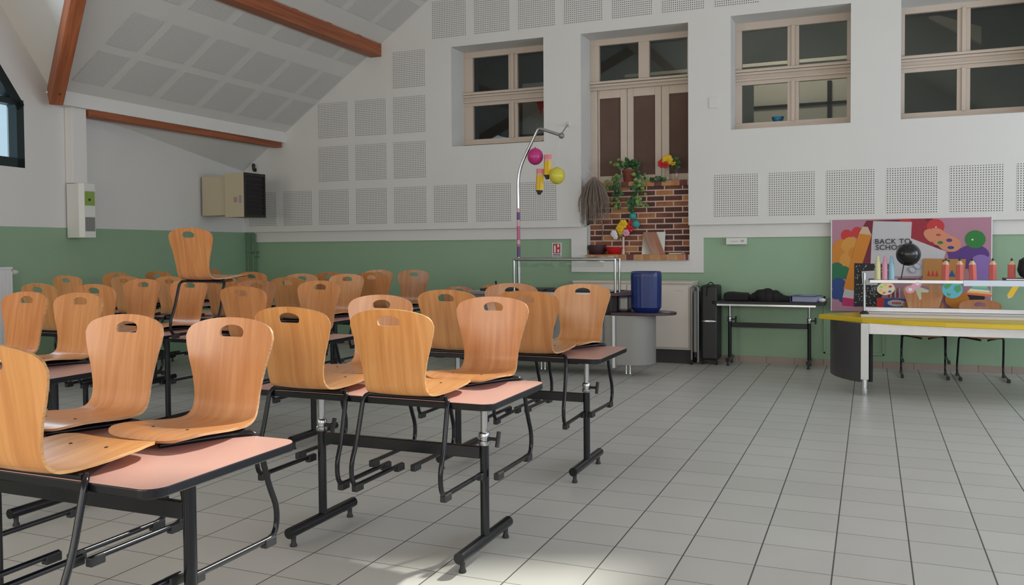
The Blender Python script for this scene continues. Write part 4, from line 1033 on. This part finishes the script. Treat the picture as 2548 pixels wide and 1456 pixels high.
def hang_pencil(x,z0,z1,label,lean):
    t=thing('paper_pencil',label,'pencil decoration',(x,8.90,z0),group='hanging paper pencils',rot=(0,R(lean),0)); h=z1-z0; r=.044
    hexa=[(r*math.cos(R(60*k)),r*math.sin(R(60*k))*.8) for k in range(6)]
    obj('barrel',MB().prism(hexa,.05,h-.07,'z'),M['pencil_y'],t)
    m=MB(); v=[(x_,y_,.05) for x_,y_ in hexa]+[(x_*.35,y_*.35,.0) for x_,y_ in hexa]; m.add(v,[(k,(k+1)%6,6+(k+1)%6,6+k) for k in range(6)]+[tuple(range(6,12))]); obj('lead',m,M['ink'],t)
    obj('ferrule',MB().prism(hexa,h-.07,h-.05,'z'),M['palewrap'],t); obj('eraser',MB().prism(hexa,h-.05,h,'z'),M['eraser'],t)
    m=MB(); 
    for k in (1,2): m.tube([(-.02+.022*(k-1)*1.5,-.037,.06),(-.02+.022*(k-1)*1.5,-.037,h-.072)],.0015,4)
    obj('stripes',m,mat('pencil_stripe',(.45,.26,.01),.5),t); obj('string',MB().tube([(0,0,h),(.02,.04,.37 if lean>0 else .58)],.0012,4),M['plastic_w'],t)
hang_pencil(-3.275,2.13,2.40,'upper yellow paper pencil hanging between the two balloons',2); hang_pencil(-3.37,1.965,2.25,'lower yellow paper pencil hanging left of the yellow balloon',3)

# ------------------------------------------------------------------ yellow serving counter
CX=1.20
t=thing('yellow_counter','self-service counter with a yellow curved edge, steel top and glass guard','counter',(CX,9.0,0))
fr=[(-1.67,-.05),(-1.60,-.11),(-1.44,-.27),(-1.27,-.42),(-.95,-.57),(-.60,-.67),(-.25,-.72),(0,-.73)]
fr=fr+[(-x,y) for x,y in fr[:-1]][::-1]
re=[(1.60,.10),(1.30,.38),(.9,.46),(0,.48),(-.9,.46),(-1.30,.38),(-1.60,.10)]
obj('yellow_edge',MB().prism(fr+re,.668,.710,'z'),M['yellow'],t,bevel=.006)
obj('steel_top',MB().box(-1.27,1.27,-.245,.36,.7105,.720),M['steel'],t)
obj('front_lip',MB().box(-1.285,1.285,-.272,-.245,.7105,.737),mat('pale_lip',(.62,.58,.50),.35),t,bevel=.003)
obj('rear_lip',MB().box(-1.27,1.27,.34,.365,.7205,.765),M['steel'],t,bevel=.003); 
for x in (-1.27,1.25): obj('side_lip',MB().box(x,x+.02,-.244,.339,.7205,.737),M['steel'],t)
obj('front_apron',MB().box(-1.22,1.22,-.40,-.385,.565,.667),M['steel'],t,bevel=.002)
obj('under_tray',MB().box(-1.2,1.2,-.38,.36,.60,.66),M['greysteel'],t)
for sx in (-1,1):
    obj('leg_panel',MB().box(min(-1.283*-sx,-1.215*-sx) if sx>0 else -1.283,max(1.283,1.215) if sx>0 else -1.215,-.47,-.405,.15,.667),M['plastic_w'],t,bevel=.004)
    obj('foot',MB().lathe([(.026,0),(.028,.004),(.028,.07),(.025,.073),(.025,.15)],(1.25*sx,-.445,0),16),M['chrome'],t,smooth=True)
    obj('rear_leg',MB().tube([(1.2*sx,.30,.02),(1.2*sx,.30,.60)],.022,12),M['blackplastic'],t,smooth=True)
    arc=[(-1.285,-.46),(-1.36,-.40),(-1.44,-.29),(-1.51,-.15),(-1.555,0),(-1.57,.12)]
    if sx>0: arc=[(-x,y) for x,y in arc]
    inner=[(x*.985,y+.012) for x,y in arc][::-1]
    obj('curved_end_panel',MB().prism(arc+inner,.125,.667,'z'),mat('anthracite_panel',(.085,.08,.085),.38,metal=.3),t,smooth=True)
    px=-1.255*(1 if sx<0 else -1)
    obj('guard_post',MB().tube([(px,-.235,.74),(px,-.235,1.125)],.0125,12),M['steel'],t,smooth=True)
    obj('post_base',MB().lathe([(.04,0),(.04,.012),(.018,.03)],(px,-.235,.738),16),M['blackplastic'],t,smooth=True)
obj('guard_glass',MB().box(-1.22,1.22,-.36,.12,1.052,1.060),M['glass'],t)
obj('front_glass',MB().box(-1.2,1.2,-.372,-.367,.955,1.05),M['glass'],t)
obj('glass_rail',MB().box(-1.21,-.44,-.385,-.362,1.035,1.066),M['steel'],t,bevel=.003)
obj('glass_edge_glare',MB().box(-.44,1.2,-.385,-.33,1.015,1.066),M['lightblue'],t,bevel=.003)  # windows reflected in the glass edge, painted as a pale blue strip
SZ=1.0605
def crayon(x,mm,label):
    t=thing('crayon_figure',label,'crayon decoration',(x,8.90,SZ),group='paper crayons on the guard shelf')
    obj('body',MB().lathe([(.026,0),(.027,.01),(.025,.15)],seg=14),M[mm],t,smooth=True)
    obj('tip',MB().lathe([(.025,.15),(.016,.17),(.013,.205),(.008,.222)],seg=14),M[mm],t,smooth=True)
crayon(.062,'cyc','pale yellow paper crayon standing on the glass guard shelf'); crayon(.122,'cpk','pink paper crayon between the yellow and the blue one'); crayon(.180,'cbl','light blue paper crayon right of the pink one')
t=thing('globe','black globe on a thin bent stand on the glass guard shelf','globe',(.335,8.92,SZ))
obj('ball',MB().sphere((-.01,0,.235),.108,28,18),mat('black_globe',(.012,.012,.013),.22),t,smooth=True)
obj('base_plate',MB().box(-.10,.10,-.03,.03,0,.008),M['blackplastic'],t); obj('stand_rod',MB().tube([(-.07,0,.008),(-.05,0,.13),(-.01,0,.235)],.005,8),M['blackplastic'],t,smooth=True); obj('pole_knob',MB().lathe([(.013,0),(.008,.012),(.005,.022)],(.012,0,.34),8),M['blackplastic'],t,smooth=True)
pl=['first red paper pencil from the left on the guard shelf, next to the globe','second red paper pencil from the left on the guard shelf','third red paper pencil, leaning slightly, on the guard shelf','fourth red paper pencil on the guard shelf, right of the banner','fifth red paper pencil on the guard shelf, next to the black backpack']
for i,x in enumerate((.635,.755,.865,1.022,1.172)):
    t=thing('red_paper_pencil',pl[i],'pencil decoration',(x,8.92,SZ),group='red paper pencils on the guard shelf',rot=(0,R(-3 if i==2 else (2 if i==0 else 0)),0))
    hexa=[(.034*math.cos(R(60*k+30)),.030*math.sin(R(60*k+30))) for k in range(6)]
    obj('barrel',MB().prism(hexa,0,.140,'z'),M['pencil_r'],t)
    m=MB(); v=[(a,b,.140) for a,b in hexa]+[(a*.38,b*.38,.175) for a,b in hexa]; m.add(v,[(k,(k+1)%6,6+(k+1)%6,6+k) for k in range(6)]+[tuple(range(6,12))]); obj('wood_cone',m,M['skinwood'],t)
    m=MB(); m.lathe([(.013,.175),(.008,.190),(.002,.20)],seg=8); obj('lead_tip',m,M['ink'],t)
t=thing('notebook','thin maroon notebook lying on the guard shelf under the backpack','notebook',(1.30,8.93,SZ))
obj('cover',MB().box(-.19,.16,-.10,.10,0,.018),mat('maroon_cover',(.14,.02,.05),.5),t,bevel=.003); obj('pages',MB().box(-.18,.158,-.101,.09,.004,.014),M['paper'],t)
t=thing('backpack','black backpack with a dark floral print at the right picture edge','backpack',(1.40,8.93,SZ+.0185))
m=MB().prism([(-.15,0),(.16,0),(.17,.10),(.13,.19),(.05,.215),(-.09,.21),(-.16,.16),(-.175,.07)],-.09,.10,'y'); obj('body',m,M['fabric'],t,bevel=.03)
obj('front_pocket',MB().prism([(-.11,.02),(.11,.02),(.12,.09),(.09,.13),(-.09,.13),(-.12,.08)],-.125,-.091,'y'),M['fabric'],t,bevel=.012)
m=MB(); 
for k in range(16): m.sphere((rng.uniform(-.13,.12),-.091,rng.uniform(.13,.19)),.010,8,6,0,(1,.15,1))
obj('printed_flowers',m,mat('dusky_rose',(.20,.06,.09),.7),t); obj('grab_handle',MB().tube(fillet([(-.04,.02,.20),(-.03,.02,.25),(.04,.02,.25),(.05,.02,.20)],.02,4),.008,8),M['fabric'],t,smooth=True)
# cut-outs hung on the front glass
CY=8.622
def cutout(name,label,cat,x,z,rot=0):
    return thing(name,label,cat,(x,CY,z),group='paper cut-outs on the guard glass',rot=(0,R(rot),0))
def dsk(mb,x,z,rx,rz,y=-.002,n=22,mi=0): mb.prism([(x+rx*math.cos(2*math.pi*k/n),z+rz*math.sin(2*math.pi*k/n)) for k in range(n)],y-.0015,y,'y',mi)
t=cutout('palette_cutout','paper palette cut-out with paint spots at the left end of the guard','paper cut-out',.128,.985,-8)
m=MB(); dsk(m,0,0,.076,.058); obj('palette_card',m,mat('cream_card',(.68,.58,.40),.6),t)
for x,z,mm in ((-.035,.02,'lime'),(.0,.035,'pencil_y'),(.04,.015,'red'),(.03,-.03,'blue'),(-.02,-.035,'pencil_r'),(-.045,-.012,'pencil_y')):
    m=MB(); dsk(m,x,z,.014,.010,-.0037); obj('paint_spot',m,M[mm],t)
t=cutout('scissors_cutout','paper scissors cut-out with pink handles on the guard glass','paper cut-out',.375,.990,0)
m=MB(); dsk(m,-.045,-.01,.040,.034); dsk(m,.015,.045,.036,.036,-.004); dsk(m,-.01,.015,.03,.03,-.0058); obj('pink_handles',m,M['cpk'],t)
m=MB(); dsk(m,-.045,-.01,.018,.016,-.0060); dsk(m,.015,.045,.016,.016,-.0062); obj('finger_holes',m,M['paper'],t)
m=MB(); m.prism([(-.005,-.005),(.03,-.10),(.05,-.10),(.045,-.035),(.10,-.035),(.11,-.015),(.03,.015)],-.008,-.0065,'y'); obj('blades',m,mat('sage_card',(.42,.44,.33),.6),t)
t=cutout('earth_cutout','round blue and green earth cut-out on the guard glass','paper cut-out',.672,.985)
m=MB(); dsk(m,0,0,.082,.080); obj('ocean_disc',m,mat('ocean_blue',(.10,.42,.55),.5),t)
m=MB(); m.prism([(-.07,.03),(-.03,.07),(.0,.055),(-.02,.02),(-.05,.0)],-.0055,-.0036,'y'); m.prism([(.02,.03),(.065,.04),(.07,-.01),(.04,-.03),(.015,.0)],-.0055,-.0036,'y'); m.prism([(-.04,-.03),(-.01,-.04),(-.02,-.065),(-.045,-.05)],-.0055,-.0036,'y'); obj('continents',m,mat('land_green',(.07,.30,.12),.6),t)
t=cutout('books_cutout','paper cut-out of stacked colourful books with a red apple on top','paper cut-out',.885,.985,6)
for k,(c,z) in enumerate((((.55,.12,.05),-.045),((.70,.40,.10),-.025),((.68,.62,.40),-.008),((.10,.38,.42),.010),((.22,.45,.25),.026))):
    m=MB(); wdt=.105-.012*k; m.prism([(-wdt,z-.010),(wdt,z-.006),(wdt+.005,z+.010),(-wdt+.006,z+.008)],-.004-.0001*k,-.002,'y'); obj('book_stripe',m,mat('book_card',c,.6),t)
m=MB(); dsk(m,-.005,.055,.026,.024,-.003); obj('apple',m,M['pencil_r'],t)
t=cutout('pencil_cutout','small tilted yellow pencil cut-out at the right end of the guard','paper cut-out',1.148,.985,28)
m=MB().prism([(-.022,-.06),(.022,-.06),(.022,.055),(-.022,.055)],-.004,-.002,'y'); obj('barrel',m,M['pencil_y'],t)
m=MB().prism([(-.022,-.06),(0,-.085),(.022,-.06)],-.004,-.002,'y'); obj('point',m,M['skinwood'],t); m=MB().prism([(-.022,.055),(.022,.055),(.020,.08),(-.02,.08)],-.004,-.002,'y'); obj('eraser',m,M['pencil_r'],t)
# strap hanging on the handle of the second chair by the wall
tag(obj('strap',MB().tube(fillet([(-.01,-.02,.10),(0,-.03,.05),(.0,-.02,-.06),(.01,.02,.04)],.02,4),.012,8),M['fabric'],smooth=True,loc=(-4.43,10.15,.855)),'short black strap looped through the handle of a chair at the back wall','strap')
